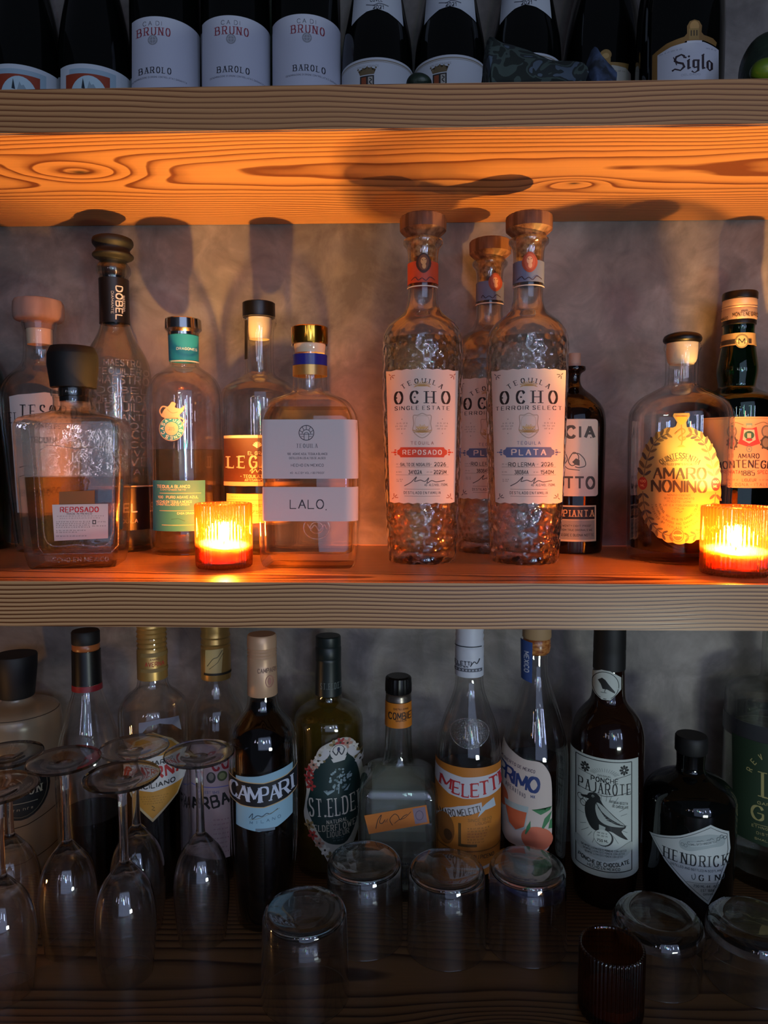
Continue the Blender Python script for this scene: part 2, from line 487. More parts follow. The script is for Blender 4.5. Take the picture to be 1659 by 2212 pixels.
ROUND = {'O': [(3,0),(5,1),(6,4),(5,7),(3,8),(1,7),(0,4),(1,1),(3,0)], 'Q': [(3,0),(5,1),(6,4),(5,7),(3,8),(1,7),(0,4),(1,1),(3,0)],
         '0': [(2.5,0),(4.3,1.2),(5,4),(4.3,6.8),(2.5,8),(.7,6.8),(0,4),(.7,1.2),(2.5,0)],
         'C': [(5.8,6.2),(4.8,7.6),(3,8),(1,6.9),(0,4),(1,1.1),(3,0),(4.8,.4),(5.8,1.8)],
         'G': [(5.8,6.2),(4.8,7.6),(3,8),(1,6.9),(0,4),(1,1.1),(3,0),(4.8,.4),(6,1.6)],
         'S': [(4.8,6.5),(4,7.7),(2.5,8),(.8,7.4),(.3,6),(1,4.8),(2.5,4.1),(4.2,3.3),(5,2),(4.2,.6),(2.5,0),(.8,.4),(0,1.7)],
         'U': [(0,8),(0,3),(.5,1),(3,0),(5.5,1),(6,3),(6,8)],
         'B': [(0,8),(3,8),(5,7.3),(5.2,5.4),(4,4.3),(0,4.2)], 'B2': [(0,4.2),(3.5,4.2),(5.7,3.4),(6,1.8),(5,.3),(3,0),(0,0)],
         'D': [(0,8),(2.5,8),(5,7),(6,4),(5,1),(2.5,0),(0,0)],
         'P': [(0,8),(3.2,8),(5.4,7.2),(5.6,5.1),(4,3.9),(0,3.8)],
         '2': [(0,6.3),(.8,7.7),(2.5,8),(4.3,7.3),(4.6,5.6),(3.5,3.8),(0,0)],
         '3': [(0,7),(2.2,8),(4.4,7.3),(4.4,5.2),(2,4.3)], '32': [(2,4.3),(4.6,3.6),(5,1.6),(3.4,.1),(1.4,0),(0,1)],
         '6': [(4.5,7.5),(2.2,7.2),(.3,4),(.4,1.5),(2.5,0),(4.7,1),(4.7,3.6),(2.5,4.7),(.5,3)],
         '9': [(.5,.5),(2.8,.8),(4.7,4),(4.6,6.5),(2.5,8),(.3,7),(.3,4.4),(2.5,3.3),(4.5,5)],
         '8': [(2.5,4.3),(4.4,5.2),(4.4,7.2),(2.5,8),(.6,7.2),(.6,5.2),(2.5,4.3)], '82': [(2.5,4.3),(4.8,3.2),(4.8,.9),(2.5,0),(.2,.9),(.2,3.2),(2.5,4.3)],
         '5': [(.3,4.2),(2.5,4.9),(4.7,3.9),(4.8,1.4),(2.8,0),(0,.9)]}
def glyph(ch):
    """strokes: list of (points, smooth?)"""
    if ch not in G: ch = ch.upper()
    if ch not in G: return 3, []
    w, st = G[ch]; out = []
    rest = [s_ for s_ in st if not s_.startswith('~')]
    if ch in ROUND:
        out.append((catmull(ROUND[ch]), True))
        if ch + '2' in ROUND: out.append((catmull(ROUND[ch+'2']), True))
    else:
        for s_ in st:
            if s_.startswith('~'):
                q = s_[1:]; q = q[:len(q)//2*2]
                out.append((catmull([(int(q[i]), int(q[i+1])) for i in range(0, len(q), 2)], 4), True))
    for s_ in rest:
        if s_[0] == '@':
            y = int(s_[1]); out.append(([(.5, y), (.5, y+.9)], None))
        elif len(s_) >= 4:
            out.append(([(int(s_[0]), int(s_[1])), (int(s_[2]), int(s_[3]))], False))
    if ch == 'R': out[0] = (out[0][0], True)
    return w, out
ROUND['R'] = ROUND['P']

def stroke_quads(pts, wfun, closed=False):
    """variable width ribbon -> quads"""
    n = len(pts); L_, R_ = [], []
    for i, p in enumerate(pts):
        a = pts[i-1] if i else (pts[-2] if closed else p); b = pts[i+1] if i < n-1 else (pts[1] if closed else p)
        dx, dy = b[0]-a[0], b[1]-a[1]; l = math.hypot(dx, dy) or 1
        w = wfun(dx/l, dy/l)/2
        nx, ny = -dy/l*w, dx/l*w
        L_.append((p[0]+nx, p[1]+ny)); R_.append((p[0]-nx, p[1]-ny))
    return [[L_[i], L_[i+1], R_[i+1], R_[i]] for i in range(n-1)]

class Decal:
    """printed matter laid out in photo coordinates, wrapped on the body it sits on"""
    def __init__(s, bot, P=None, off=.0003, dx=0, dy=0):
        s.b = bot; s.P = P or bot.P; s.off = off; s.polys = []; s.layer = 0; s.mats = []; s.dx = dx; s.dy = dy
    def mi(s, m):
        if isinstance(m, str): m = ink(m)
        if m not in s.mats: s.mats.append(m)
        return s.mats.index(m)
    def P_(s, pts, m, lay=True):
        if lay: s.layer += 1
        s.polys.append((list(pts), s.mi(m), s.layer)); return s
    def R(s, x0, y0, x1, y1, m, r=0):
        if r:
            pts = []
            for cx_, cy_, a0 in ((x1-r, y0+r, -90), (x1-r, y1-r, 0), (x0+r, y1-r, 90), (x0+r, y0+r, 180)):
                pts += [(cx_+r*math.cos(math.radians(a0+a)), cy_+r*math.sin(math.radians(a0+a))) for a in (0, 22, 45, 68, 90)]
            return s.P_(pts, m)
        return s.P_([(x0, y0), (x1, y0), (x1, y1), (x0, y1)], m)
    def E(s, cx_, cy_, rx, ry, m, n=28, a=0):
        ca, sa = math.cos(a), math.sin(a)
        return s.P_([(cx_+rx*math.cos(t)*ca-ry*math.sin(t)*sa, cy_+rx*math.cos(t)*sa+ry*math.sin(t)*ca) for t in [2*math.pi*i/n for i in range(n)]], m)
    def L(s, pts, w, m, smooth=False, w2=None, lay=True):
        if lay: s.layer += 1
        if smooth: pts = catmull(pts, 5)
        k = s.mi(m)
        for q in stroke_quads(pts, lambda dx, dy: (w2 if w2 is not None else w) + (w-(w2 if w2 is not None else w))*abs(dy), pts[0] == pts[-1]):
            s.polys.append((q, k, s.layer))
        return s
    def ring(s, cx_, cy_, rx, ry, w, m, n=28, a0=0, a1=360):
        return s.L([(cx_+rx*math.cos(math.radians(a0+(a1-a0)*i/n)), cy_+ry*math.sin(math.radians(a0+(a1-a0)*i/n))) for i in range(n+1)], w, m)
    def box(s, x0, y0, x1, y1, w, m):
        return s.L([(x0, y0), (x1, y0)], w, m).L([(x1, y0), (x1, y1)], w, m).L([(x1, y1), (x0, y1)], w, m).L([(x0, y1), (x0, y0)], w, m)
    def T(s, txt, cx_, cy_, w, h, m, b=.16, t=None, serif=0, arc=0, rot=0, slant=0, sp=1.7, persp=None, lay=True):
        asp = 1.0; b0, t0_ = b, (b if t is None else t)
        for _ in range(4):
            x = 0
            for ch in txt: x += 3.5 if ch == ' ' else glyph(ch)[0] + sp + (b*8*.6 + serif*1.5)*min(asp, 2.5)
            sx_ = w/max(x - sp - (b*8*.6 + serif*1.5)*asp, .5) if len(txt) > 1 else w/max(glyph(txt)[0], .6)
            asp = (h/8)/sx_ if sx_ > 0 else 1
            if len(txt) > 1 or w > 1: b = min(b0, max(.07, .27*6*sx_/h)); t = min(t0_, b)
        adv_x = (b*8*.6 + serif*1.5)*min(asp, 2.5)
        """text centred at cx,cy, total width w, cap height h; b/t thick and thin stroke as part of h"""
        if lay: s.layer += 1
        k = s.mi(m); t = b if t is None else t
        u = h/8.0
        adv = []; x = 0
        for ch in txt:
            if ch == ' ': x += 3.5; adv.append(None); continue
            gw, st = glyph(ch); adv.append((x, st)); x += gw + sp + adv_x
        tot = max(x - sp - adv_x, .01)
        sx = w/tot; ca, sa = math.cos(rot), math.sin(rot)
        thick, thin = b*8, t*8
        def M(p):
            X = (p[0]-tot/2)*sx + (p[1]-4)*u*slant; Yv = (p[1]-4)*u
            if persp: Yv *= 1 + persp*(X/(w/2))
            if arc:
                a = X/arc; R_ = arc + Yv; X2 = R_*math.sin(a); Y2 = R_*math.cos(a) - arc
                X, Yv = X2, Y2
            return (cx_ + X*ca + Yv*sa, cy_ - (Yv*ca - X*sa))
        asp = u/sx if sx else 1
        for e in adv:
            if e is None: continue
            x0, st = e
            for pts, sm in st:
                pp = [(x0+p[0], p[1]) for p in pts]
                if sm is None:
                    d = .55*thick/2+.3; q = [(pp[0][0]-d*asp, pp[0][1]-.1), (pp[0][0]+d*asp, pp[0][1]-.1), (pp[0][0]+d*asp, pp[0][1]+2*d-.1), (pp[0][0]-d*asp, pp[0][1]+2*d-.1)]
                    s.polys.append(([M(v) for v in q], k, s.layer)); continue
                # widths in glyph units; x-direction widths corrected for stretch
                def wf(dx, dy, s_=sm):
                    dia = 1.0
                    if not s_ and dx*dy > 0.05: dia = (.55 if thin < thick*.8 else 1)   # upstrokes thin
                    base = thin + (thick*dia-thin)*abs(dy)**.8 if thin != thick else thick
                    return max(base, thin)*(abs(dx) + abs(dy)*asp)
                if sm is False:   # end caps so joints close
                    dx, dy = pp[1][0]-pp[0][0], pp[1][1]-pp[0][1]; l = math.hypot(dx, dy)
                    e_ = thin*.5 if abs(dy) < .1 else 0
                    ex = e_*asp if abs(dy) < .1 else 0
                    pp = [(pp[0][0]-dx/l*ex*.9, pp[0][1]), (pp[1][0]+dx/l*ex*.4, pp[1][1])]
                for q in stroke_quads(pp, wf, sm and pp[0] == pp[-1]): s.polys.append(([M(v) for v in q], k, s.layer))
                if serif and sm is False:
                    for (ax, ay), (bx, by) in ((pp[0], pp[1]), (pp[1], pp[0])):
                        if abs(by-ay) > abs(bx-ax)*.7 and (ay < .1 or ay > 7.9):
                            sw = (thick*.5 + serif)*asp; th = thin*.9
                            yy = ay + (th if ay < 1 else 0)
                            s.polys.append(([M(v) for v in ((ax-sw, yy-th), (ax+sw, yy-th), (ax+sw, yy), (ax-sw, yy))], k, s.layer))
                        if abs(by-ay) < .1 and abs(ax-x0) > 2 and ay in (0, 8):
                            sh = 1.5 if ay == 0 else -1.5
                            s.polys.append(([M(v) for v in ((ax-thin*.8*asp, ay), (ax, ay), (ax, ay+sh), (ax-thin*.3*asp, ay+sh))], k, s.layer))
        return s
    def micro(s, x0, x1, y, h, m, seed=0):
        """a line of print too small to read in the photo: word-like dashes"""
        rnd = random.Random(seed+int(y)); x = x0
        s.layer += 1; k = s.mi(m)
        while x < x1 - 1:
            wl = min(rnd.uniform(3, 9)*max(h, 2)/3, x1-x); n = max(2, int(wl/(h*.7)))
            for i in range(n):
                xx = x + wl*i/n; a = h*rnd.choice((.35, .5, .5))
                s.polys.append(([(xx, y-a), (xx+h*.28, y-a), (xx+h*.28, y+h*.5), (xx, y+h*.5)], k, s.layer))
                if rnd.random() < .6: s.polys.append(([(xx, y-a), (xx+wl/n*.8, y-a), (xx+wl/n*.8, y-a+h*.22), (xx, y-a+h*.22)], k, s.layer))
            x += wl + h*.8
        return s
    def build(s, name='label', parent=None, label=None, gap=.00003):
        bm = bmesh.new()
        boxes = {}                       # stack only what really overlaps
        for pts, mi_, ly in s.polys:
            q = boxes.setdefault(ly, [1e9, -1e9, 1e9, -1e9])
            for x, y in pts: q[0] = min(q[0], x); q[1] = max(q[1], x); q[2] = min(q[2], y); q[3] = max(q[3], y)
        dep = {}
        for ly in sorted(boxes):
            a = boxes[ly]; dep[ly] = 1 + max([dep[k] for k in dep if boxes[k][0] < a[1] and boxes[k][1] > a[0] and boxes[k][2] < a[3] and boxes[k][3] > a[2]] or [0])
        gap = min(.000025, .0005/max(dep.values()))
        for pts, mi_, ly in s.polys:
            ly = dep[ly]
            vs = [bm.verts.new((x+s.dx, y+s.dy, ly)) for x, y in pts]
            try: f = bm.faces.new(vs); f.material_index = mi_
            except ValueError: pass
        big = [f for f in bm.faces if len(f.verts) > 4]
        if big: bmesh.ops.triangulate(bm, faces=big)
        xs = [v.co.x for v in bm.verts]; ys = [v.co.y for v in bm.verts]
        x0, x1 = min(xs), max(xs); pc = s.b.px((min(ys)+max(ys))/2); hw = None
        q = s.b.at_z(s.b.z((min(ys)+max(ys))/2), s.P); hw = q[1]*F/proj((s.b.x, s.b.Y-q[2], s.b.z0+s.b.z((min(ys)+max(ys))/2)))[2]
        for i in range(-35, 36):
            X = pc + hw*1.02*math.sin(math.radians(i*2.5))
            if x0 < X < x1:
                bmesh.ops.bisect_plane(bm, geom=list(bm.verts)+list(bm.edges)+list(bm.faces), plane_co=(X, 0, 0), plane_no=(1, 0, 0))
        n = 6 if max(ys)-min(ys) > 60 else 2
        for i in range(1, n):
            Yc = min(ys) + (max(ys)-min(ys))*i/n
            bmesh.ops.bisect_plane(bm, geom=list(bm.verts)+list(bm.edges)+list(bm.faces), plane_co=(0, Yc, 0), plane_no=(0, 1, 0))
        for v in bm.verts: v.co = s.b.surf(v.co.x, v.co.y, s.off + v.co.z*gap, s.P)
        o = link_mesh(name, bm, s.mats, parent or s.b.child(SUBS.get(name)) or s.b.root, sharp=None)
        if label: o['label'] = label
        return o

# ============================================================ setting
def struct(name, bm, m, loc=(0, 0, 0)):
    o = link_mesh(name, bm, m, None, loc); o['kind'] = 'structure'; return o
def plaster():
    m, nt, out = newmat('plaster'); L = nt.links.new
    tc = nd(nt, 'ShaderNodeTexCoord')
    def noise(sc, det, dist=0, rough=.5):
        t = nd(nt, 'ShaderNodeTexNoise'); t.inputs['Scale'].default_value = sc; t.inputs['Detail'].default_value = det
        t.inputs['Distortion'].default_value = dist; t.inputs['Roughness'].default_value = rough
        L(tc.outputs['Object'], t.inputs['Vector']); return t.outputs[0]
    a = noise(4.5, 6, .6, .62); b = noise(22, 6, .8, .6); c = noise(300, 2)
    r = nd(nt, 'ShaderNodeValToRGB'); e = r.color_ramp.elements
    e[0].position = .36; e[0].color = lin('#57504b'); e[1].position = .66; e[1].color = lin('#aba198')
    q = e.new(.5); q.color = lin('#7d756e')
    mx = nd(nt, 'ShaderNodeMath', operation='MULTIPLY_ADD'); L(b, mx.inputs[0]); mx.inputs[1].default_value = .3
    m2 = nd(nt, 'ShaderNodeMath', operation='MULTIPLY'); L(a, m2.inputs[0]); m2.inputs[1].default_value = .7
    L(m2.outputs[0], mx.inputs[2]); L(mx.outputs[0], r.inputs[0])
    p = nd(nt, 'ShaderNodeBsdfPrincipled'); L(r.outputs[0], p.inputs['Base Color']); p.inputs['Roughness'].default_value = .5
    p.inputs['Specular IOR Level'].default_value = .35
    bp = nd(nt, 'ShaderNodeBump'); bp.inputs['Strength'].default_value = .35; bp.inputs['Distance'].default_value = .002
    ad = nd(nt, 'ShaderNodeMath', operation='MULTIPLY_ADD'); L(c, ad.inputs[0]); ad.inputs[1].default_value = .12; L(b, ad.inputs[2])
    L(ad.outputs[0], bp.inputs['Height']); L(bp.outputs[0], p.inputs['Normal']); L(p.outputs[0], out.inputs[0]); return m
bm = bmesh.new(); boxmesh(bm, -1.4, 1.4, YB, YB+.12, 0, 2.6); struct('wall_back', bm, plaster())
WP = mat('dark_room_paint', '#2c2a2b', .8)
bm = bmesh.new(); boxmesh(bm, -1.5, -1.4, -1.2, 1.02, 0, 2.6); struct('wall_left', bm, WP)
bm = bmesh.new(); boxmesh(bm, 1.4, 1.5, -1.2, 1.02, 0, 2.6); struct('wall_right', bm, WP)
bm = bmesh.new(); boxmesh(bm, -1.4, 1.4, -1.2, YB, -.05, 0); struct('floor', bm, mat('dark_floor', '#1d1815', .6))

def shelf(x0, x1, y0, y1, z0, z1, m, label, name='wooden_shelf'):
    bm = bmesh.new(); cx_, cy_, cz = (x0+x1)/2, (y0+y1)/2, (z0+z1)/2
    boxmesh(bm, x0-cx_, x1-cx_, y0-cy_, y1-cy_, z0-cz, z1-cz, .0012)
    o = link_mesh(name, bm, m, None, (cx_, cy_, cz)); o['label'] = label; o['category'] = 'shelf'
    o['group'] = 'thick pine wall shelves'
    return o
def kn(px, py, z, cyy, cz, s_, a): 
    p = atz(px, py, z); return (p.x, p.y-cyy, z-cz, s_, a)
cyu = (YFU+YB)/2; czu = (ZUB+ZUT)/2; czm = (ZMT+ZMB)/2
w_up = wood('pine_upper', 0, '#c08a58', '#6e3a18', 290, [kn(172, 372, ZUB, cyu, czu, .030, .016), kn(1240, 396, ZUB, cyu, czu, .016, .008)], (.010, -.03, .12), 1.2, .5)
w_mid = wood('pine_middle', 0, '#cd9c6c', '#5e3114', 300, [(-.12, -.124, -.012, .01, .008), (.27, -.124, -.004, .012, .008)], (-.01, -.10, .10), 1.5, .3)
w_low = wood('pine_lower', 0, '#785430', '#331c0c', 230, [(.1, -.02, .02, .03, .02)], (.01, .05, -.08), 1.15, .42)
shelf(-1.3, 1.3, YFU, YB, ZUB, ZUT, w_up, 'thick pine shelf at the top, its knotty underside glowing orange')
shelf(-1.3, 1.3, YF, YB, ZMT, ZMB, w_mid, 'middle pine shelf carrying the tequila bottles and the lit candles')
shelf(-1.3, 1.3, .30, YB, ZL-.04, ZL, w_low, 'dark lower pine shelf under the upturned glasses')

# ============================================================ materials
CLEAR = glass('clear_glass', (.985, .987, .98), (.6, .6, .58), gain=1.3, edgepow=5)
CRACKLE = glass('dimpled_glass', (.975, .978, .97), (.75, .75, .72), bmp=(130, 1.0, .004, 'smooth'), refr=.4, ior=1.25, gain=2.4, edgepow=5, zmask=(.232, .25))
CLEAR2 = glass('greenish_glass', (.97, .98, .955), (.55, .6, .5), gain=1.5, bmp=(60, .15, .002), edgepow=3, refr=.25, ior=1.3)
FROST = glass('frosted_glass', (.85, .80, .68), (.6, .5, .4), rough=.25, diff=.3)
GREEN = glass('green_glass', (.05, .42, .12), (.3, .5, .3), gain=1.4)
DARK = mat('dark_bottle_glass', '#060807', .06, spec=.6)
BROWN = mat('brown_bottle_glass', '#120905', .05, spec=.6)
WATER = glass('clear_spirit', (.97, .97, .94), (.6, .6, .55), refr=.3, ior=1.33, gain=.6)
GOLDLIQ = glass('golden_spirit', (.80, .60, .27), (.8, .7, .5), refr=.35, ior=1.33, gain=.6)
PALELIQ = glass('pale_gold_spirit', (.97, .90, .72), (.8, .7, .6), refr=.35, ior=1.33, gain=.6)
OLIVELIQ = glass('olive_liqueur', (.84, .76, .40), (.6, .5, .3), refr=.3, ior=1.33, gain=.6, diff=.16, scat=(.55, .46, .14))
AMBERLIQ = glass('red_amber_amaro', (.45, .09, .02), (.5, .3, .2), refr=.5, ior=1.33, gain=.6)
DARKLIQ = glass('dark_amaro', (.10, .025, .01), (.4, .2, .2), refr=.3, ior=1.33, gain=.6)
REDLIQ = glass('dark_red_aperitivo', (.10, .008, .006), (.4, .2, .2), refr=.3, ior=1.33, gain=.6)
CORK = mat('cork', '#c79b6a', .8, bmp=(400, .5, .001), noisecol=('#8f6238', 300, (1, 1, 1)))
CORKW = mat('plastic_stopper', '#e8d5b5', .5)
KNOB = mat('wood_stopper', '#8d6246', .5, bmp=(300, .3, .0006, 'noise', (1, 1, .05)), noisecol=('#5c3824', 160, (1, 1, .06)))
KNOBP = mat('pale_wood_stopper', '#a88e80', .6, noisecol=('#937a6c', 60, (1, 1, .2)))
BLK = mat('black_cap', '#0b0a0b', .35)
BLKM = mat('matte_black_cap', '#0c0b0b', .6)
SILVER = mat('silver_cap', '#c8c8c8', .15, 1)
GOLD = mat('gold_cap', '#e0a23a', .15, 1)
DGOLD = mat('gold_foil', '#c49a55', .35, .6)
BEIGEC = mat('beige_cap', '#d2a986', .4, .3)
WHITEC = mat('white_cap', '#c9ccd4', .45)
GREENC = mat('dark_green_cap', '#16201f', .4)
PAPER = '#cfcac4'; CREAM = '#dcd0b8'
EMB = glass('embossed_glass', (.9, .9, .88), (.3, .3, .3), rough=.1, bmp=(500, 1, .002), gain=5, diff=.14, scat=(.8, .8, .8))

def serifT(d, *a, **k):
    k.setdefault('b', .17); k.setdefault('t', .05); k.setdefault('serif', 1.0); return d.T(*a, **k)

# ============================================================ TOP SHELF
YT = .838
def wine(px, py, label, pts, m=DARK, group=None, Y=YT, foot=None, name='wine_bottle'):
    b = Bot(name, label, 'bottle', px, py, 70, ZUT, group, Y=Y)
    b.body(pts, m, shell=False)
    return b
BURG = lambda hw: [(-420, 17), (-405, 17), (-400, 15), (-250, 16), (-130, 26), (-40, 47), (60, 68), (130, hw), (200, hw), (240, hw), (None, hw-3)]
for i, (px, cxl) in enumerate(((56, 52), (207, 190))):
    b = wine(px, 130, ('dark burgundy bottle cut by the left frame edge, orange and blue picture label',
                       'dark burgundy bottle with orange and blue picture label, beside the first white labelled wine')[i],
             BURG(76), group='burgundy bottles with picture labels')
    d = Decal(b); o = px-207
    d.R(131+o, 137, 284+o, 330, '#c9d2d8').R(150+o, 147, 250+o, 330, '#9fb8c4').R(143+o, 158, 237+o, 320, '#9a3d20')
    d.E(192+o, 200, 38, 38, '#b9d3da').P_([(176+o, 190), (178+o, 176), (179+o, 168), (181+o, 176), (184+o, 192)], '#1b2a33')
    d.P_([(188+o, 192), (193+o, 174), (197+o, 182), (202+o, 180), (207+o, 188), (212+o, 192)], '#8ca3ac')
    d.build()
BORD = lambda hw: [(-430, 18), (-415, 18), (-410, 15.5), (-200, 16.5), (-150, 40), (-95, hw-2), (0, hw), (240, hw), (None, hw-3)]
for i, (px, tx) in enumerate(((358, 332), (510, 501), (662, 665))):
    b = wine(px, 100, ('red wine bottle with tall white label, leftmost of the white labelled trio',
                       'red wine bottle with tall white label, middle of the white labelled trio',
                       'red wine bottle with tall white label, rightmost of the trio, next to the champagne-shouldered bottles')[i],
             BORD(74), group='three red wines with tall white labels')
    yo = (2, 0, -3)[i]
    d = Decal(b); d.R(px-73, 33+yo, px+73, 330, '#c3c6d2')
    sk = (tx-px)
    d.T('CA DI', tx-3, 48+yo, 40, 9, '#5a5560', b=.1, sp=4)
    serifT(d, 'BRUNO', tx, 65+yo, 70, 17, '#8c2f3e', b=.14, t=.07)
    d.E(tx-2, 84+yo, 10.5, 11, '#8e9096').ring(tx-2, 84+yo, 7, 7.5, 1, '#b9bcc6').L([(tx-2, 75+yo), (tx-2, 93+yo)], 1, '#b9bcc6').L([(tx-11, 84+yo), (tx+7, 84+yo)], 1, '#b9bcc6')
    serifT(d, 'BAROLO', tx+3, 149+yo, 68, 13, '#23222c', b=.15, t=.08)
    d.T('DENOMINAZIONE DI ORIGINE CONTROLLATA E GARANTITA', tx+12, 164+yo, 118, 3.6, '#5b5a66', b=.12)
    d.build()
b7 = []
for i, px in enumerate((815, 972, 1135)):
    yo = (4, -2, -6)[i]
    b = wine(px, 100, ('dark champagne-shouldered bottle with crown label, leftmost of three',
                       'dark champagne-shouldered bottle with crown label, middle of three, a sprig at its foot',
                       'dark champagne-shouldered bottle half hidden behind the patterned fabric')[i],
             [(-420, 18), (-400, 18), (-390, 16), (-180, 22), (-60, 43), (0, 55), (60, 66), (110, 76), (200, 77), (None, 75)],
             group='dark bottles with crown labels')
    d = Decal(b, off=.0004)
    d.P_([(px-47+o_, yo+y_) for o_, y_ in ((0, -60), (94, -60), (103, 38), (92, 32), (70, 22), (47, 16), (24, 20), (4, 30), (-8, 38))], '#b9bec6')
    d.T('CUVEE', px-2, -4+yo, 26, 8, '#33343c', b=.16)
    d.L([(px-24, 5+yo), (px-8, 8+yo), (px+4, 4+yo), (px+24, 8+yo)], 2.2, '#5b5d66', smooth=True)
    d.T('2021', px+2, 12+yo, 22, 8, '#33343c', b=.16)
    d.build('neck_label')
    d = Decal(b)
    d.R(px-77, 120+yo, px+77, 330, '#c3c7cb').R(px-76, 125+yo, px+76, 127.5+yo, '#8b7f68').R(px-76, 129+yo, px+76, 130+yo, '#8b7f68')
    d.T('VIN DE FRANCE', px-20, 138+yo, 46, 4, '#8a8a88', b=.12)
    cx_, cy_ = px-22, 150+yo
    d.P_([(cx_-15, cy_+6), (cx_-19, cy_-5), (cx_-12, cy_-1), (cx_-9, cy_-8), (cx_-4, cy_-2), (cx_, cy_-10), (cx_+4, cy_-2), (cx_+9, cy_-8), (cx_+12, cy_-1), (cx_+19, cy_-5), (cx_+15, cy_+6)], '#6b5a3c')
    for o_ in (-19, -9, 0, 9, 19): d.E(cx_+o_, cy_-8 - (2 if o_ == 0 else 0), 2, 2, '#6b5a3c', n=10)
    d.P_([(cx_-15, cy_+8), (cx_+15, cy_+8), (cx_+15, cy_+34), (cx_, cy_+44), (cx_-15, cy_+34)], '#2a2622').R(cx_-12, cy_+11, cx_-2, cy_+34, '#8c4526').R(cx_+2, cy_+11, cx_+12, cy_+34, '#a9a49a')
    d.L([(cx_+5, cy_+14), (cx_+10, cy_+18), (cx_+5, cy_+22), (cx_+10, cy_+28)], 2, '#2a2622', smooth=True)
    d.build()
b = wine(1303, 60, 'plain black wine bottle with small gold crested cream label, left of the gothic lettered one',
         [(-420, 18), (-400, 17), (-200, 20), (-80, 45), (0, 64), (60, 76), (120, 84), (200, 86), (None, 84)], Y=.848)
d = Decal(b); d.E(1308, 118, 13, 12, '#94733a').R(1297, 122, 1319, 140, '#94733a').E(1308, 120, 8, 6, '#b59458')
d.P_([(1306, 134), (1358, 136), (1356, 150), (1318, 150), (1306, 140)], '#94733a'); d.P_([(1312, 146), (1322, 141), (1352, 146), (1362, 156), (1364, 200), (1312, 200)], '#b9b6a8')
d.micro(1322, 1352, 154, 3, '#6b6658'); d.build()
b = wine(1468, 100, 'broad black wine bottle with gothic lettered white label edged in gold',
         [(-420, 20), (-400, 19), (-200, 24), (-110, 56), (-40, 80), (20, 88), (80, 90), (200, 90), (None, 88)], Y=.775)
d = Decal(b)
d.P_([(1410, 96), (1440, 84), (1478, 78), (1484, 72), (1484, 56), (1490, 46), (1500, 43), (1510, 46), (1516, 56), (1515, 70), (1520, 76), (1540, 80), (1548, 86), (1546, 95), (1520, 88), (1480, 88), (1425, 100), (1418, 220), (1408, 220)], '#8a6530')
d.E(1500, 57, 10, 11, '#b98d50')
d.P_([(1421, 102), (1450, 94), (1484, 91), (1520, 91), (1552, 100), (1552, 245), (1420, 245)], '#c9cad0')
d.R(1488, 62, 1510, 86, '#9c7a40').T('III', 1499, 72, 12, 12, '#3a2c14', b=.2); d.R(1484, 88, 1516, 93, '#d8d8dc')
d.micro(1425, 1474, 104, 3, '#8a8d98').micro(1525, 1549, 104, 3, '#8a8d98')
K = '#2a161c'   # gothic letters built from broad pen strokes
def pen(pts, w=5.2, w2=1.6): d.L(pts, w, K, w2=w2)
pen([(1479, 121), (1472, 116), (1461, 119), (1458, 127), (1464, 132), (1475, 136), (1478, 143), (1470, 150), (1458, 145), (1452, 148)], 6, 3)
d.L([(1455, 118), (1462, 137)], 2, K); d.L([(1483, 124), (1476, 122)], 3.5, K)
pen([(1487, 130), (1487, 148)]); d.L([(1484, 132), (1490, 128)], 3, K); d.L([(1485, 149), (1492, 146)], 3, K); d.E(1488, 122, 2.6, 2.4, K, n=8)
pen([(1498, 131), (1498, 146)]); pen([(1508, 131), (1508, 153), (1500, 158), (1494, 154)]); d.L([(1497, 131), (1511, 131)], 3.4, K); d.L([(1498, 147), (1508, 145)], 3, K)
pen([(1518, 119), (1518, 147)]); d.L([(1515, 121), (1521, 117)], 2.6, K); d.L([(1516, 149), (1523, 146)], 3, K)
pen([(1528, 133), (1528, 147)]); pen([(1537, 133), (1537, 147)]); d.L([(1527, 133), (1533, 129)], 3, K); d.L([(1531, 130), (1538, 134)], 3, K); d.L([(1528, 147), (1533, 151)], 3, K); d.L([(1532, 151), (1538, 146)], 3, K)
d.T('DELGADO', 1492, 161, 40, 4, '#9a9aa2', b=.12)
d.build()

# crumpled patterned cloth lying on the shelf between the bottles
def cloth(name, label, pts, Y0, Y1, cols, mapper, depth=.03, seed=1, par=None):
    rnd = random.Random(seed); bm = bmesh.new(); n = len(pts)
    fr, bk = [], []
    for i, (px, py) in enumerate(pts):
        y = Y0 + (.006*math.sin(i*2.1))
        p = at(px, py, y); fr.append(p); 
        q = p.copy(); q.y += depth*(.8 + .4*math.sin(i*1.3)); q.z -= .004*(1+math.sin(i*3)); bk.append(q)
    return fr, bk
m, nt, out = newmat('camouflage_cloth'); L = nt.links.new
tc = nd(nt, 'ShaderNodeTexCoord'); t = nd(nt, 'ShaderNodeTexNoise'); t.inputs['Scale'].default_value = 42; t.inputs['Detail'].default_value = 1.5; t.inputs['Distortion'].default_value = 1
L(tc.outputs['Object'], t.inputs['Vector']); r = nd(nt, 'ShaderNodeValToRGB'); r.color_ramp.interpolation = 'CONSTANT'
e = r.color_ramp.elements; e[0].position = 0; e[0].color = lin('#1c2420'); e[1].position = .46; e[1].color = lin('#3d4a45')
q = e.new(.54); q.color = lin('#22292a'); q = e.new(.62); q.color = lin('#4d5a68')
L(t.outputs[0], r.inputs[0]); p = nd(nt, 'ShaderNodeBsdfPrincipled'); L(r.outputs[0], p.inputs['Base Color']); p.inputs['Roughness'].default_value = .8
L(p.outputs[0], out.inputs[0]); CAMO = m
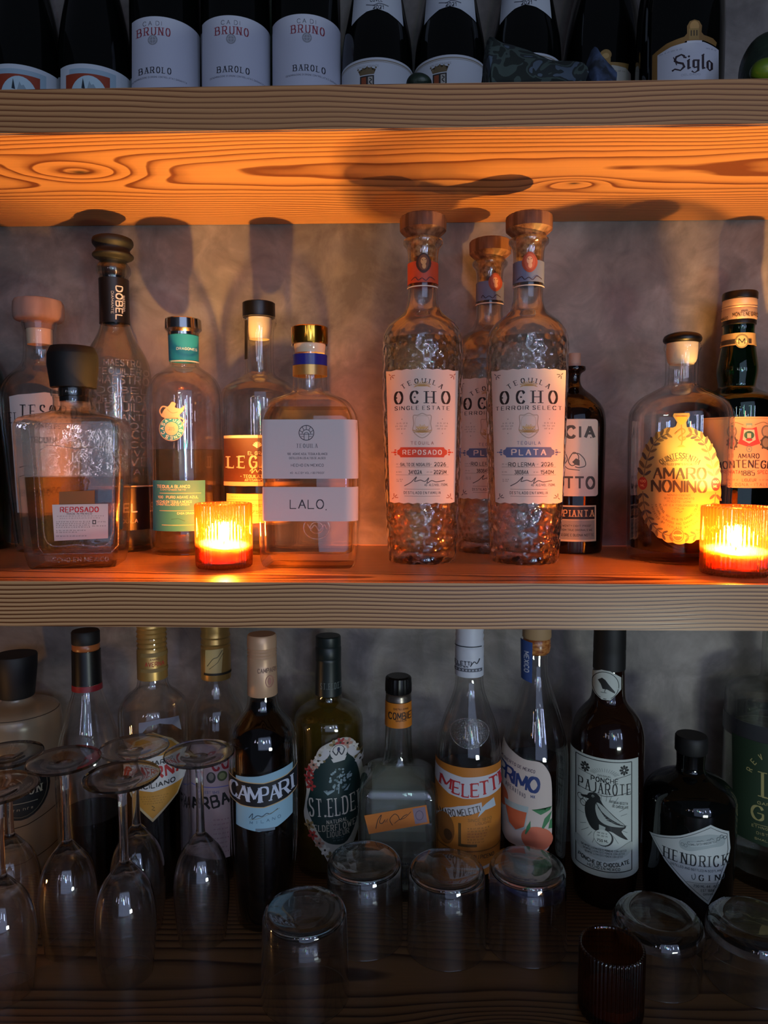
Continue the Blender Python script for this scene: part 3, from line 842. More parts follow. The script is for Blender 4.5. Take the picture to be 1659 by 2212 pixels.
def heap(name, label, cat, ridge, y0, y1, m, ycen=None):
    """soft cloth heap: a ridge line in photo positions, falling to the shelf in front and behind"""
    bm = bmesh.new(); rows = []
    yc = (y0+y1)/2
    cx_ = at(ridge[0][0], 150, yc).x
    K_ = 14
    R_ = catmull(ridge, 5)
    for i, (px, py) in enumerate(R_):
        top = at(px, py, yc); h = max(top.z - ZUT, .003); row = []
        for j in range(K_+1):
            t_ = j/K_; y = y0 + (y1-y0)*t_
            f = math.sin(math.pi*t_)**.75
            z = ZUT + .0008 + h*f
            row.append(bm.verts.new((top.x*(.92+.08*f) + cx_*0.08*(1-f) + .001*math.sin(j*1.1+i*.4), y + .0015*math.sin(i*.5+j), z)))
        rows.append(row)
    for a, b_ in zip(rows, rows[1:]):
        for j in range(K_): bm.faces.new((a[j], a[j+1], b_[j+1], b_[j]))
    for row in (rows[0], rows[-1]):
        try: bm.faces.new(row)
        except ValueError: pass
    o = link_mesh(name, bm, m, None, None, 50); o['label'] = label; o['category'] = cat
    # origin at its base
    c_ = sum((Vector(v.co) for v in o.data.vertices), Vector())/len(o.data.vertices); c_.z = ZUT
    for v in o.data.vertices: v.co -= c_
    o.location = c_
    return o
heap('folded_cloth', 'dark green camouflage patterned cloth crumpled on the top shelf before a crown labelled bottle', 'cloth',
     [(1046, 150), (1050, 105), (1058, 88), (1075, 94), (1100, 104), (1140, 120), (1180, 134), (1215, 142), (1250, 146), (1262, 160)], .655, .73, CAMO)
m = mat('slate_blue_cloth', '#4a5a78', .8, noisecol=('#222831', 60, (1, 1, 1)))
heap('cloth_napkin', 'small slate blue pointed cloth beside the camouflage cloth on the top shelf', 'cloth',
     [(1262, 165), (1272, 130), (1282, 108), (1292, 116), (1306, 138), (1322, 162)], .675, .735, m)
# dark round fruit/leafy things
def blob(name, label, cat, px, py, Y, rx, rz, m, m2=None):
    p = at(px, py, Y); bm = bmesh.new(); bmesh.ops.create_uvsphere(bm, u_segments=32, v_segments=20, radius=1)
    for v in bm.verts:
        f = 1 + .04*math.sin(3*v.co.x+2*v.co.z)
        v.co = Vector((v.co.x*rx*f, v.co.y*rx*.8*f, v.co.z*rz*(1 - .12*v.co.x)))
    lo = min(v.co.z for v in bm.verts)
    for v in bm.verts: v.co.z -= lo
    o = link_mesh(name, bm, m, None, (p.x, p.y, ZUT)); o['label'] = label; o['category'] = cat
    return o
mg = mat('dark_rind', '#18211a', .45, bmp=(120, .5, .002), noisecol=('#253325', 40, (1, 1, 1)))
blob('dark_squash', 'dark green rounded squash at the right end of the top shelf', 'squash', 1672, 125, .70, .031, .032, mg)
o = blob('lime', 'lime half hidden by the shelf edge, in front of the dark squash', 'fruit', 1655, 175, .655, .014, .0088, mat('lime_rind', '#5f7a18', .4))
o = blob('dark_fig', 'small dark fig on the top shelf between two crown labelled bottles', 'fruit', 905, 170, .665, .0115, .0075, mg)

# ============================================================ MIDDLE SHELF
TG = 'tequila_bottle'
# --- green bottle cut by the left edge
b = Bot('green_bottle', 'green glass bottle cut off by the left frame edge on the middle shelf', 'bottle', -46, 1190, 66, ZMT)
b.body([(640, 16), (700, 17), (745, 26), (790, 58), (830, 68), (900, 69), (1100, 66), (None, 63)], glass('green_glass_deep', (.04, .30, .03), (.3, .5, .3), gain=1.2), liquid=1120, lm=DARKLIQ)
b.solid('screw_cap', [(600, 18), (640, 18)], BLK, 0)

# --- wood knob bottle, black gothic name
b = Bot(TG, 'tall clear tequila bottle with pale wood knob behind the square decanter', 'bottle', 102, 1186, 62, ZMT, Y=-.849)
b.body([(698, 36), (712, 34), (718, 32), (725, 33), (765, 33), (790, 38), (815, 66), (845, 82), (880, 84), (1000, 76), (1100, 68), (1165, 62), (None, 60)], CLEAR, liquid=1085, lm=WATER)
b.solid('stopper', [(648, 40), (651, 50), (672, 52), (690, 51), (695, 45), (698, 30), (712, 28)], KNOBP, 1)
b.solid('cork', [(697, 27), (745, 25)], CORKW, 0)
d = Decal(b)
d.P_([(20, 856), (40, 852), (70, 850), (97, 846), (130, 850), (160, 853), (176, 858), (170, 1108), (38, 1108)], '#c9c4bf')
serifT(d, 'EL', 29, 902, 16, 23, '#1a1718', b=.2, slant=-.05); serifT(d, 'TESORO', 104, 888, 122, 27, '#1a1718', b=.22)
d.T('DE DON FELIPE', 95, 920, 70, 9, '#4a4444').T('TEQUILA', 95, 950, 60, 12, '#1a1718')
d.L([(42, 1010), (60, 1006), (80, 1012)], 2, '#1a1718', smooth=True).L([(42, 1030), (60, 1026), (90, 1034)], 1.5, '#1a1718', smooth=True)
d.T('BLANCO', 100, 1060, 60, 13, '#1a1718', b=.14)
d.build()

# --- square decanter
b = Bot(TG, 'square faceted decanter with golden tequila and matte black cap, front left on middle shelf', 'bottle', 172, 1230, 98, ZMT, yo=.72, rot=math.radians(10))
b = b
pts = [(842, 46, 1, 1), (856, 47, 1, 1), (860, 42, 1, 1), (884, 43, 1, 1), (893, 54, .95, .8), (900, 84, .8, .3), (908, 101, .72, .2), (922, 105, .7, .16), (935, 105, .7, .15), (1050, 101, .7, .15), (1180, 94, .7, .16), (1216, 90, .7, .18), (None, 87, .7, .2)]
b.body(pts, CLEAR2, liquid=1029, lm=GOLDLIQ, t=.007, base=.013, n=1)
b.solid('cap', [(750, 44), (752, 45.5), (765, 51), (768, 51.5), (790, 52), (834, 47), (838, 46.5)], BLKM, 0)
b.solid('stopper_seat', [(837, 30), (868, 29)], BLK, 0)
d = Decal(b, off=.0012)
d.L(catmull([(88, 972), (165, 969), (240, 972), (244, 1060), (238, 1172), (166, 1177), (104, 1173), (93, 1100), (88, 972)], 4), 2.4, EMB)
d.L([(62, 915), (262, 915), (256, 960), (252, 1180), (240, 1196)], 1.6, EMB).L([(62, 915), (72, 1000), (84, 1180), (95, 1196), (240, 1196)], 1.6, EMB)
d.T('HECHO EN MEXICO', 170, 1209, 130, 9, EMB, b=.2)
d.build('embossed_frame')
d = Decal(b, off=.0008)
d.P_([(113, 1090), (234, 1089), (234, 1164), (118, 1168)], '#cfccc9')
d.T('REPOSADO', 172, 1101, 82, 10.5, '#c4242c', b=.24, t=.14)
d.T('MADE IN MEXICO', 172, 1110, 54, 3.4, '#4a4646', b=.18)
for i, y in enumerate((1115, 1119.5)): d.micro(124+6*i, 224-8*i, y, 2.2, '#77706c')
for y in (1127, 1131, 1135, 1139, 1146, 1150, 1158): d.micro(122, {1158: 188, 1146: 185, 1150: 168}.get(y, 195), y, 2.4, '#5b5654', y)
d.R(200, 1124, 208, 1133, '#3c3836').R(202, 1126, 206, 1131, '#cfccc9').micro(200, 230, 1137, 2.4, '#5b5654', 3).micro(211, 230, 1128, 2.4, '#5b5654', 4)
d.build('label')
d = Decal(b, off=.0006)
d.P_([(128, 1062), (205, 1060), (205, 1089), (128, 1090)], '#8a5a28'); d.build('revenue_stamp', gap=.0001)

# --- tall embossed bottle with black T stopper
b = Bot(TG, 'tallest clear embossed tequila bottle with black flared stopper, between decanter and blue labelled bottle', 'bottle', 262, 1184, 72, ZMT)
b.body([(570, 30), (578, 36), (592, 36), (597, 31), (604, 30), (700, 30), (712, 32), (735, 42), (770, 64), (800, 72), (830, 74), (900, 73), (1040, 71), (1150, 71), (1180, 70), (None, 68)], CLEAR2, liquid=1010, lm=WATER)
b.solid('stopper', [(515, 36), (518, 42), (528, 43), (534, 38), (540, 34), (547, 37), (552, 43), (557, 42), (561, 34), (566, 25), (580, 24), (598, 22)], BLKM, 1)
b.sleeve('neck_label', 605, 701, mat('black_satin', '#121115', .35), .0006)
d = Decal(b, off=.0008)
d.T('DOBEL', 257, 653, 72, 13, '#c9c6c8', b=.18, rot=math.pi/2)
d.T('DIAMANTE', 243, 653, 48, 5, '#a09da0', b=.16, rot=math.pi/2).T('MAESTRO', 266, 653, 34, 5, '#9b98a8', b=.18, rot=math.pi/2)
d.build('neck_lettering')
b.sleeve('dark_base_label', 1052, 1140, mat('black_satin', '#121115', .35), .0004)
d = Decal(b, off=.0008); d.R(200, 1050, 333, 1053, '#c9b48c').T('DOBEL', 252, 1098, 88, 18, '#d8d0c4', b=.16)
d.T('TEQUILA', 272, 1127, 50, 8, '#b0a494'); d.build('base_lettering')
d = Decal(b, off=.0005); rnd = random.Random(4); y = 782
rows_ = ['MAESTRO', 'TEQUILERO', 'MAESTRO', 'DOBEL', 'DESTILADO', 'TEQUILA', 'DIAMANTE', 'ALTOS', 'JALISCO', 'MEXICO', 'RESERVA', 'AGAVE', 'CRISTAL']
for i, t_ in enumerate(rows_):
    h = 13 + 4*(i % 3 == 2); d.T(t_, 264, y, 112 if y > 800 else 78, h, EMB, b=.16); y += h + 5.5
d.build('embossed_lettering', label='raised glass lettering')

# --- dragon logo bottle
b = Bot(TG, 'round shouldered tequila bottle with turquoise neck band and label, silver cap, left of the candle', 'bottle', 406, 1194, 80, ZMT, Y=-.836)
b.body([(720, 31), (727, 31), (785, 30), (791, 31), (800, 44), (815, 65), (840, 78), (870, 80), (1000, 80), (1120, 79), (1180, 78), (None, 75)], CLEAR, liquid=971, lm=PALELIQ)
b.solid('cap', [(690, 36), (692, 38), (713, 39), (716, 36), (720, 33), (726, 33)], SILVER, 0)
b.sleeve('neck_label', 727, 781, mat('teal_paper', '#1f7fa0', .5), .0006)
d = Decal(b, off=.0009); d.T('DRAGONES', 403, 753, 42, 5, '#c7d6da').R(370, 778, 430, 781, '#c9c2b8').build('neck_lettering')
d = Decal(b, off=.0006)
TQ = '#2f8a9c'
d.E(371, 926, 26, 26, TQ).E(371, 926, 14.5, 14.5, '#d0b695').ring(371, 926, 26, 26, 1.2, '#c9b08f')
for i, ch in enumerate('CASA-DRAGONES'):
    th = math.radians(205 - i*27)
    d.T(ch, 371+20*math.cos(th), 926-20*math.sin(th), 5 if ch != '-' else 3, 6.5, '#e6dcc8', b=.2, rot=math.pi/2 - th)
d.T('2015', 371, 926, 12, 7, '#a08a70', b=.12)
DR = '#c79e86'
d.P_(catmull([(350, 898), (356, 884), (366, 876), (372, 868), (380, 872), (378, 880), (390, 882), (398, 876), (396, 888), (388, 896), (392, 906), (384, 900), (372, 898), (362, 904), (350, 898)], 3), DR)
d.L([(352, 900), (346, 888), (352, 878), (362, 880)], 3, DR, smooth=True).L([(386, 900), (398, 908), (392, 918)], 3, DR, smooth=True).L([(362, 884), (372, 892), (384, 890)], 1, '#8c6a58', smooth=True)
d.build('dragon_emblem')
d = Decal(b); d.R(331, 1038, 443, 1148, '#2b7f92')
d.T('TEQUILA BLANCO', 375, 1051, 70, 6, '#d9cbb0', b=.16).T('CONTENIDO NETO', 374, 1058, 54, 3, '#b8b39c')
d.R(345, 1065, 434, 1066, '#c9b894').T('100% PURO AGAVE AZUL', 385, 1074, 86, 5, '#d9cbb0', b=.14).T('HECHO EN TEQUILA MEXICO', 376, 1084, 76, 5, '#d9cbb0', b=.14).T('EMBOTELLADO DE ORIGEN', 374, 1090, 70, 4, '#c4bda0')
d.R(345, 1103, 420, 1104, '#b9b08c').T('CASA DRAGONES', 408, 1109, 50, 4, '#d9cbb0').R(350, 1134, 430, 1135, '#b9b08c').L([(370, 1122), (385, 1120), (400, 1126)], 1, '#16525f')
d.build()

# --- brown label bottle
b = Bot(TG, 'tequila bottle with brown label and black topped cork stopper, behind the candle', 'bottle', 566, 1192, 82, ZMT)
b.body([(687, 37), (694, 38), (698, 34), (720, 31), (760, 30), (800, 30), (812, 33), (826, 62), (842, 80), (862, 83), (1000, 83), (1170, 81), (None, 78)], CLEAR, liquid=1050, lm=WATER)
b.solid('cap', [(654, 32), (656, 35), (684, 35), (687, 34)], BLK, 0)
b.solid('cork', [(688, 27), (700, 27), (714, 26), (733, 22)], CORKW, 1)
d = Decal(b, off=.0009)
d.R(530, 690, 536, 774, '#18120f').build('seal_strip')
d = Decal(b, off=.0009); d.R(594, 690, 600, 774, '#18120f').build('seal_strip')
d = Decal(b); BR = '#4a2a1c'
d.R(484, 940, 648, 946, '#bfa58c').R(484, 946, 648, 1041, BR).R(484, 1041, 648, 1050, '#bfa58c')
for a in range(-60, 61, 20): d.L([(556, 967), (556+11*math.sin(math.radians(a)), 967-13*math.cos(math.radians(a)))], 2.4, '#c9b49a')
d.T('EL GRAN', 556, 979, 40, 7, '#c9b49a', b=.17); serifT(d, 'LEGADO', 562, 998, 138, 25, '#d8c3a4', b=.2, t=.09)
d.L([(540, 1018), (546, 1012), (544, 1022), (552, 1014), (556, 1020), (562, 1014), (568, 1020)], 1.8, '#d8c3a4', smooth=True)
d.T('- TEQUILA BLANCO -', 562, 1029, 84, 6.5, '#d8c3a4', b=.18).T('ARTESANAL DE AGAVE', 562, 1037, 66, 5, '#c9b49a', b=.16)
d.build()
d = Decal(b); d.R(490, 1067, 648, 1130, '#d6bd80').R(492, 1080, 648, 1081, '#8a6f3c').R(492, 1114, 648, 1115, '#8a6f3c')
d.T('CRISTALINO', 570, 1092, 50, 5, '#7a5f30').T('750ML', 566, 1106, 44, 6, '#7a5f30', b=.2).micro(500, 545, 1074, 2, '#8a6f3c'); d.build('lower_label')

# --- white label flask
b = Bot(TG, 'rectangular flask bottle with two plain white labels and gold cap beside a candle', 'bottle', 673, 1230, 101, ZMT, yo=.7)
b.body([(745, 39, 1, 1), (752, 40, 1, 1), (757, 38, 1, 1), (765, 36, 1, 1), (835, 36, 1, 1), (848, 40, 1, 1), (856, 60, .85, .7), (868, 84, .75, .5), (890, 99, .72, .42), (915, 104, .72, .36), (1000, 105, .72, .34), (1150, 103, .72, .34), (1205, 101, .72, .34), (1226, 97, .7, .34), (None, 94, .7, .34)], CLEAR, liquid=882, lm=PALELIQ, t=.005, base=.014, n=2)
b.solid('cap', [(707, 37), (709, 39.5), (740, 39.5), (745, 38)], GOLD, 0)
b.solid('stopper', [(745, 34), (764, 32)], CORKW, 0)
b.sleeve('blue_band', 768, 791, mat('royal_blue_band', '#23288a', .25), .0006)
b.sleeve('gold_band', 791.5, 813, mat('gold_paper_band', '#c79a5a', .3, .7), .0006)
d = Decal(b, off=.0005); WH = '#cdc4c6'
d.R(566, 906, 772, 1034, WH, 2).R(567, 1052, 772, 1126, WH, 2)
I = '#3b3740'
d.ring(662, 935, 16, 16, 1.6, I).ring(662, 937, 9, 9, 1.3, I, a0=180, a1=360).ring(662, 939, 5, 5, 1.1, I, a0=180, a1=360)
for a in (200, 235, 270, 305, 340): d.L([(662+9*math.cos(math.radians(a)), 937+9*math.sin(math.radians(a))), (662+15.5*math.cos(math.radians(a)), 935+15.5*math.sin(math.radians(a)))], 1.2, I)
d.L([(648, 938), (676, 938)], 1.2, I).L([(657, 939), (657, 950)], 1.3, I).L([(667, 939), (667, 950)], 1.3, I).L([(650, 943), (657, 943)], 1, I).L([(667, 943), (674, 943)], 1, I)
serifT(d, 'TEQUILA', 663, 963, 45, 8.5, '#5f5a62', b=.14)
d.T('100% AGAVE AZUL TEQUILA BLANCO', 664, 980.5, 86, 4.4, '#57525a', b=.16).T('DISTILLED IN LOS ALTOS DE JALISCO', 664, 989.5, 78, 4.4, '#57525a', b=.16)
d.T('HECHO EN MEXICO', 664, 1005, 70, 5.5, '#57525a', b=.14).T('40% ALC BY VOL / 80 PROOF', 664, 1021.5, 74, 4, '#6b666e', b=.14)
d.T('LALO', 663, 1089, 72, 19, '#2d2a33', b=.10).E(704.5, 1101, 1.3, 1.3, '#2d2a33', n=8)
d.build()
d = Decal(b, off=.0006)
d.ring(684, 1140, 28, 24, 2.2, EMB, a0=-30, a1=210).L([(664, 1132), (672, 1142), (680, 1134), (690, 1146), (700, 1134), (706, 1142)], 3, EMB, smooth=True).ring(684, 1140, 14, 12, 2, EMB)
d.build('embossed_medallion', label='round medallion pressed in the glass')

# --- three tall dimpled bottles
def agave(d, x, y, r, m, w=1.2, n=9, sp=80):
    for i in range(n):
        a = math.radians(-sp + 2*sp*i/(n-1)); rr = r*(1 if i % 2 else .8)
        d.L([(x, y), (x+rr*1.3*math.sin(a), y-rr*math.cos(a)*.8)], w, m, lay=i == 0)
def tall(label, px, yf, Y, k, lay):
    """k = photo scale of this bottle against the front left one; rows are given for that one"""
    b = Bot(TG, label, 'bottle', px, yf, 75, ZMT, 'tall dimpled tequila bottles with wood knobs', Y=-Y)
    z0 = b.z0
    # work in the reference bottle's rows, then convert by height above the shelf
    ref = Bot.__new__(Bot); ref.z0 = ZMT; ref.Y = .769; fr = atz(911, 1222, ZMT); ref.x = fr.x*ref.Y/fr.y
    def row(y): 
        return proj((b.x, b.Y, ZMT + ref.z(y)))[1]
    def hwp(y, h):
        r = ref.r(y, h); return r*F/proj((b.x, b.Y, ZMT + ref.z(y)))[2]
    cv = lambda L_: [((row(p[0]) if p[0] is not None else None), hwp(p[0] if p[0] is not None else 1215, p[1])) for p in L_]
    b.body(cv([(518, 38), (521, 43), (529, 43), (534, 38), (540, 34), (560, 32), (640, 32), (655, 33), (672, 38), (684, 50), (700, 71), (718, 82), (735, 86), (745, 87), (790, 87), (900, 86), (1060, 81), (1160, 76), (1210, 75), (None, 72)]),
           CRACKLE, liquid=row(735 if lay < 2 else 760), lm=PALELIQ if lay == 0 else WATER, t=.003, base=.012)
    b.solid('stopper', cv([(469, 44), (472, 49), (478, 50), (500, 49.5), (505, 44), (512, 36), (516, 33)]), KNOB, 0, ribs=(40, .00025))
    b.solid('cork', cv([(516, 27), (560, 26)]), CORK, 0)
    return b, row, hwp, ref
def tall_label(b, row, cx_, f, kind):
    """cx_: axis column; f: scale; kind 0 reposado, 1 plata"""
    Yr = lambda y: row(y)
    X = lambda o: cx_ + o*f
    def T(txt, o, y, w, h, m, **k): d.T(txt, X(o), Yr(y), w*f, h*f, m, **k)
    col = '#c4442c' if kind == 0 else '#5a6a94'
    d = Decal(b, off=.0010)
    d.L([(X(0), Yr(590)), (X(0), Yr(591))], .1, col)
    b.sleeve('neck_band', Yr(572), Yr(617), mat('neck_band_%d' % kind, '#b8452a' if kind == 0 else '#6d7896', .5), .0006)
    d = Decal(b, off=.0010)
    o = 3 if kind == 0 else 2
    if b.Y > .79: o = 14
    d.P_([(X(o+14*math.sin(a)*(1-.12*math.cos(2*a))), Yr(568)-22*f*math.cos(a)) for a in [i*math.pi/10 for i in range(20)]], '#3a2018' if kind == 0 else '#a0482f')
    d.E(X(o), Yr(567), 10.5*f, 17*f, '#6b3d22' if kind == 0 else '#b85c42').E(X(o), Yr(564), 6*f, 8*f, '#c7935a' if kind == 0 else '#dca888').E(X(o+1), Yr(575), 4*f, 6*f, '#c7935a' if kind == 0 else '#dca888')
    d.L([(X(o-4), Yr(560)), (X(o-1), Yr(563))], 1, '#3a2018').L([(X(o+2), Yr(562)), (X(o+5), Yr(560))], 1, '#3a2018')
    d.L([(X(-24+o*.5), Yr(604)), (X(-14), Yr(598)), (X(-8), Yr(605)), (X(0), Yr(601)), (X(8), Yr(606)), (X(16), Yr(598)), (X(26), Yr(603))], 1.5*f, '#3a2430', smooth=True)
    d.R(X(-32), Yr(616), X(32), Yr(618.5), '#d9cabc')
    d.build('medallion')
    d = Decal(b, off=.0006)
    PB = '#d2c6bd'
    up = [(X(-77+154*i/14), Yr(797)+(1.2*f if i % 2 else -.8*f)) for i in range(15)]
    dn = [(X(69-138*i/14), Yr(1087)+(1.5*f if i % 2 else -.8*f)) for i in range(15)]
    d.P_(up+dn, PB)
    INK = '#2c2528'
    serifT(d, 'TEQUILA', X(0), Yr(822), 92*f, 10*f, INK, b=.17, t=.08, arc=75*f, sp=5)
    agave(d, X(0), Yr(834), 15*f, '#b58e4c', 1.5*f, 11, 88)
    d.L([(X(-18), Yr(836)), (X(0), Yr(832)), (X(18), Yr(836))], 1.2*f, '#b58e4c', smooth=True)
    serifT(d, 'OCHO', X(0), Yr(858), 116*f, 26*f, '#1c1719', b=.19, t=.06, sp=3.6, serif=1.2)
    for dx in (-51, -12): d.L([(X(dx-6), Yr(858)), (X(dx-2), Yr(858))], 3*f, '#1c1719')
    T('SINGLE ESTATE' if kind == 0 else 'TERROIR SELECT', 0, 881, 116 if kind == 0 else 136, 8, INK, b=.17, t=.09, sp=3.4)
    # crest
    d.L(catmull([(X(-19), Yr(898)), (X(-10), Yr(897)), (X(0), Yr(893)), (X(10), Yr(897)), (X(19), Yr(898)), (X(18), Yr(915)), (X(19), Yr(932)), (X(0), Yr(946)), (X(-19), Yr(932)), (X(-18), Yr(915)), (X(-19), Yr(898))], 4), 1.8*f, '#a39587')
    d.L(catmull([(X(-14), Yr(903)), (X(0), Yr(898)), (X(14), Yr(903)), (X(13), Yr(928)), (X(0), Yr(940)), (X(-13), Yr(928)), (X(-14), Yr(903))], 4), .9*f, '#b5a898')
    agave(d, X(0), Yr(934), 17*f, '#ab8a4e', 1.8*f, 11, 85); agave(d, X(0), Yr(926), 12*f, '#c9a764', 1.4*f, 9, 75)
    for sx in (-1, 1):
        for i, y in enumerate((914, 920, 926)): d.micro(X(sx*43-14+3*(i != 1)), X(sx*43+14-3*(i != 1)), Yr(y), 3*f, '#8b8078', i)
        d.E(X(sx*43), Yr(905), 1, 1.4, '#8b8078', n=6).E(X(sx*43), Yr(936), 1, 1.4, '#8b8078', n=6)
    T('TEQUILA', 0, 957, 48, 6.5, '#9a6a5c' if kind == 0 else '#70708a', b=.14, sp=4)
    # coloured plate
    d.P_([(X(a), Yr(c)) for a, c in ((-46, 966), (46, 966), (48, 970), (53, 973), (53, 981), (48, 984), (46, 988), (-46, 988), (-48, 984), (-53, 981), (-53, 973), (-48, 970))], col)
    for sx in (-1, 1):
        d.E(X(sx*58), Yr(977), 4*f, 2.4*f, col, n=10).E(X(sx*57), Yr(972), 2.5*f, 1.6*f, col, n=8).E(X(sx*57), Yr(982), 2.5*f, 1.6*f, col, n=8).E(X(sx*64), Yr(977), 2*f, 1.2*f, col, n=8)
    T('REPOSADO' if kind == 0 else 'PLATA', 0, 977, 82 if kind == 0 else 70, 9.5 if kind == 0 else 12, '#e0d2c6', b=.2, t=.14, sp=3)
    T('SALTO DE NOGALES' if kind == 0 else 'RIO LERMA', -15, 1003.5, 62 if kind == 0 else 54, 6.5 if kind == 0 else 8, '#3c3536', b=.14)
    T('2026', 38, 1003, 24, 8, '#3c3536', b=.13)
    T('34102A' if kind == 0 else '38084A', -15, 1020, 28, 8, '#3c3536', b=.14); T('2025M' if kind == 0 else '1540M', 38, 1020, 26, 8, '#3c3536', b=.14)
    for y in (1009, 1026): d.L([(X(-56), Yr(y)), (X(56), Yr(y))], .8*f, '#8b8078')
    for y in (1003, 1020): d.micro(X(-55), X(-43), Yr(y), 2.4*f, '#6b6058').micro(X(10), X(22), Yr(y), 2.4*f, '#6b6058', 2)
    d.L([(X(-38), Yr(1050)), (X(-24), Yr(1042)), (X(-12), Yr(1030)), (X(-16), Yr(1040)), (X(-4), Yr(1037)), (X(6), Yr(1040)), (X(14), Yr(1032)), (X(10), Yr(1044)), (X(20), Yr(1038)), (X(30), Yr(1041)), (X(48), Yr(1038))], 1.7*f, '#4a4244', smooth=True)
    d.micro(X(-54), X(-42), Yr(1036), 2.4*f, '#6b6058').micro(X(-54), X(-42), Yr(1040), 2.4*f, '#6b6058')
    T('40% ALC/VOL. 750ML', 30, 1047.5, 50, 5, '#5a5050', b=.12)
    for y in (1057, 1072): d.L([(X(-38), Yr(y)), (X(38), Yr(y))], 1*f, '#8b8078')
    T('DESTILADO EN FAMILIA', 0, 1064.5, 78, 5.5, '#5a5050', b=.15, sp=3)
    for ox, oy in ((-67, 808), (67, 808), (-60, 1076), (60, 1076)):
        s_ = 1 if ox < 0 else -1; t_ = 1 if oy < 900 else -1; cc = '#8c4a3a' if kind == 0 else '#4c4246'
        for a_ in (0, 45, 90): 
            q = math.radians(a_); d.L([(X(ox+s_*2*math.cos(q)), Yr(oy)+t_*2*math.sin(q)), (X(ox+s_*9*math.cos(q)), Yr(oy)+t_*9*math.sin(q))], 1.5*f, cc)
        d.L([(X(ox), Yr(oy)), (X(ox-s_*4), Yr(oy)-t_*4)], 1.5*f, cc)
    d.build('label')
b, row, hwp, ref = tall('tall dimpled bottle with orange neck band and red plate on its label', 911, 1222, .769, 1, 0)
tall_label(b, row, 912, 1.0, 0)
b, row, hwp, ref = tall('tall dimpled bottle with blue neck band, half hidden behind its twin', 1052, 1189, .854, .9, 2)
tall_label(b, row, b.px(950)+2, .915, 1)
b, row, hwp, ref = tall('front tall dimpled bottle with blue neck band and blue plate on its label', 1132, 1222, .769, 1.02, 1)
tall_label(b, row, b.px(950)+6, 1.03, 1)

# --- dark apothecary bottle with line drawing label
b = Bot('liqueur_bottle', 'black round bottle with wooden peg stopper and cream label, right of the tall dimpled bottles', 'bottle', 1232, 1197, 66, ZMT)
b.body([(793, 24), (801, 25), (806, 16), (812, 13), (830, 14), (842, 22), (858, 44), (880, 62), (900, 68), (930, 69), (1170, 66), (None, 64)], BROWN, shell=False)
b.solid('stopper', [(764, 13), (766, 14), (793, 14)], KNOBP, 0)
d = Decal(b); d.R(1175, 905, 1291, 1072, '#cbbfae', 6); g = '#44443e'
T = d.T
T('CIA', 1253, 933, 60, 24, g, b=.24, sp=2.6); d.E(1276, 945, 1.5, 1.5, g, n=8)
T('TTO', 1252, 1043, 62, 24, g, b=.26, sp=1.5)
d.L([(1229, 992), (1238, 978), (1246, 980), (1250, 988), (1246, 1000), (1236, 1006), (1229, 1000), (1229, 992)], 2, g, smooth=True).L([(1238, 980), (1250, 980), (1262, 992), (1264, 1006), (1250, 1010), (1242, 1008)], 2, g, smooth=True)
d.P_([(1236, 998), (1244, 990), (1252, 994), (1252, 1006), (1242, 1004)], g); d.L([(1222, 980), (1226, 992), (1220, 1004), (1226, 1012), (1236, 1014), (1252, 1016)], 1.6, g, smooth=True)
d.build()
d = Decal(b); d.R(1175, 1092, 1287, 1170, '#c9b48c').R(1175, 1095, 1284, 1122, '#1b1412').R(1175, 1124, 1284, 1166, '#8d8778')
serifT(d, 'PIANTA', 1250, 1109, 64, 14, '#d8a76c', b=.22, t=.1)
d.T('TWENTY EIGHT PROOF', 1244, 1136, 66, 4, '#3b362e').T('FROM TRUE ORIGINALS WE', 1244, 1145, 70, 4, '#3b362e').T('SEGRE E BUONA NOTTE', 1246, 1156, 72, 5, '#3b362e')
d.build('lower_label')

# --- green bottle with cream label at the right
b = Bot('amaro_bottle', 'dark green bottle with bulging neck and orange cream label at the right frame edge', 'bottle', 1578, 1194, 78, ZMT)
b.body([(702, 33), (712, 31), (740, 33), (770, 38), (797, 42), (812, 41), (832, 37), (840, 38), (848, 55), (858, 76), (870, 83), (900, 84), (1150, 80), (None, 78)], GREEN, liquid=868, lm=glass('black_amaro', (.015, .01, .005), (.5, .5, .5), refr=0, gain=.6))
b.solid('cap', [(633, 34), (636, 35.5), (648, 35.5), (649, 34), (652, 34)], BLK, 0)
b.solid('cap_skirt', [(650, 34), (662, 35), (664, 34), (667, 35), (669, 34), (672, 35), (692, 35), (694, 34)], BEIGEC, 0)
b.solid('collar', [(693, 33), (696, 34), (703, 34), (705, 32)], BLK, 0)
b.sleeve('neck_label', 724, 750, mat('neck_paper', '#c9a064', .5), .0007)
d = Decal(b, off=.001); d.R(1552, 732, 1622, 742, '#3b2f26').E(1602, 737, 14, 15, '#c9b07c').ring(1602, 737, 12.5, 13.5, 2.6, '#8c7a4c').T('M', 1602, 737, 12, 12, '#3b2f26', b=.14)
d.build('neck_medallion')
d = Decal(b, P=b.last and b.P, off=.0006)
bb = b; q = b.z(673)
class _D(Decal): pass
dc = Decal(b, P=[(b.z(700), b.r(690, 35), b.r(690, 35), b.r(690, 35)), (b.z(640), b.r(660, 35.4), b.r(660, 35.4), b.r(660, 35.4))], off=.0004)
dc.T('MONTENEGRO', 1610, 678, 54, 8, '#4a2f20', b=.18).T('AMARO', 1564, 683, 18, 7, '#4a2f20', b=.18).T('AMARO', 1608, 671, 14, 3, '#4a2f20').build('cap_lettering')
d = Decal(b)
d.R(1520, 900, 1663, 1054, '#d3a878', 2).R(1522, 903, 1663, 904.5, '#b88a58')
M_ = 1618
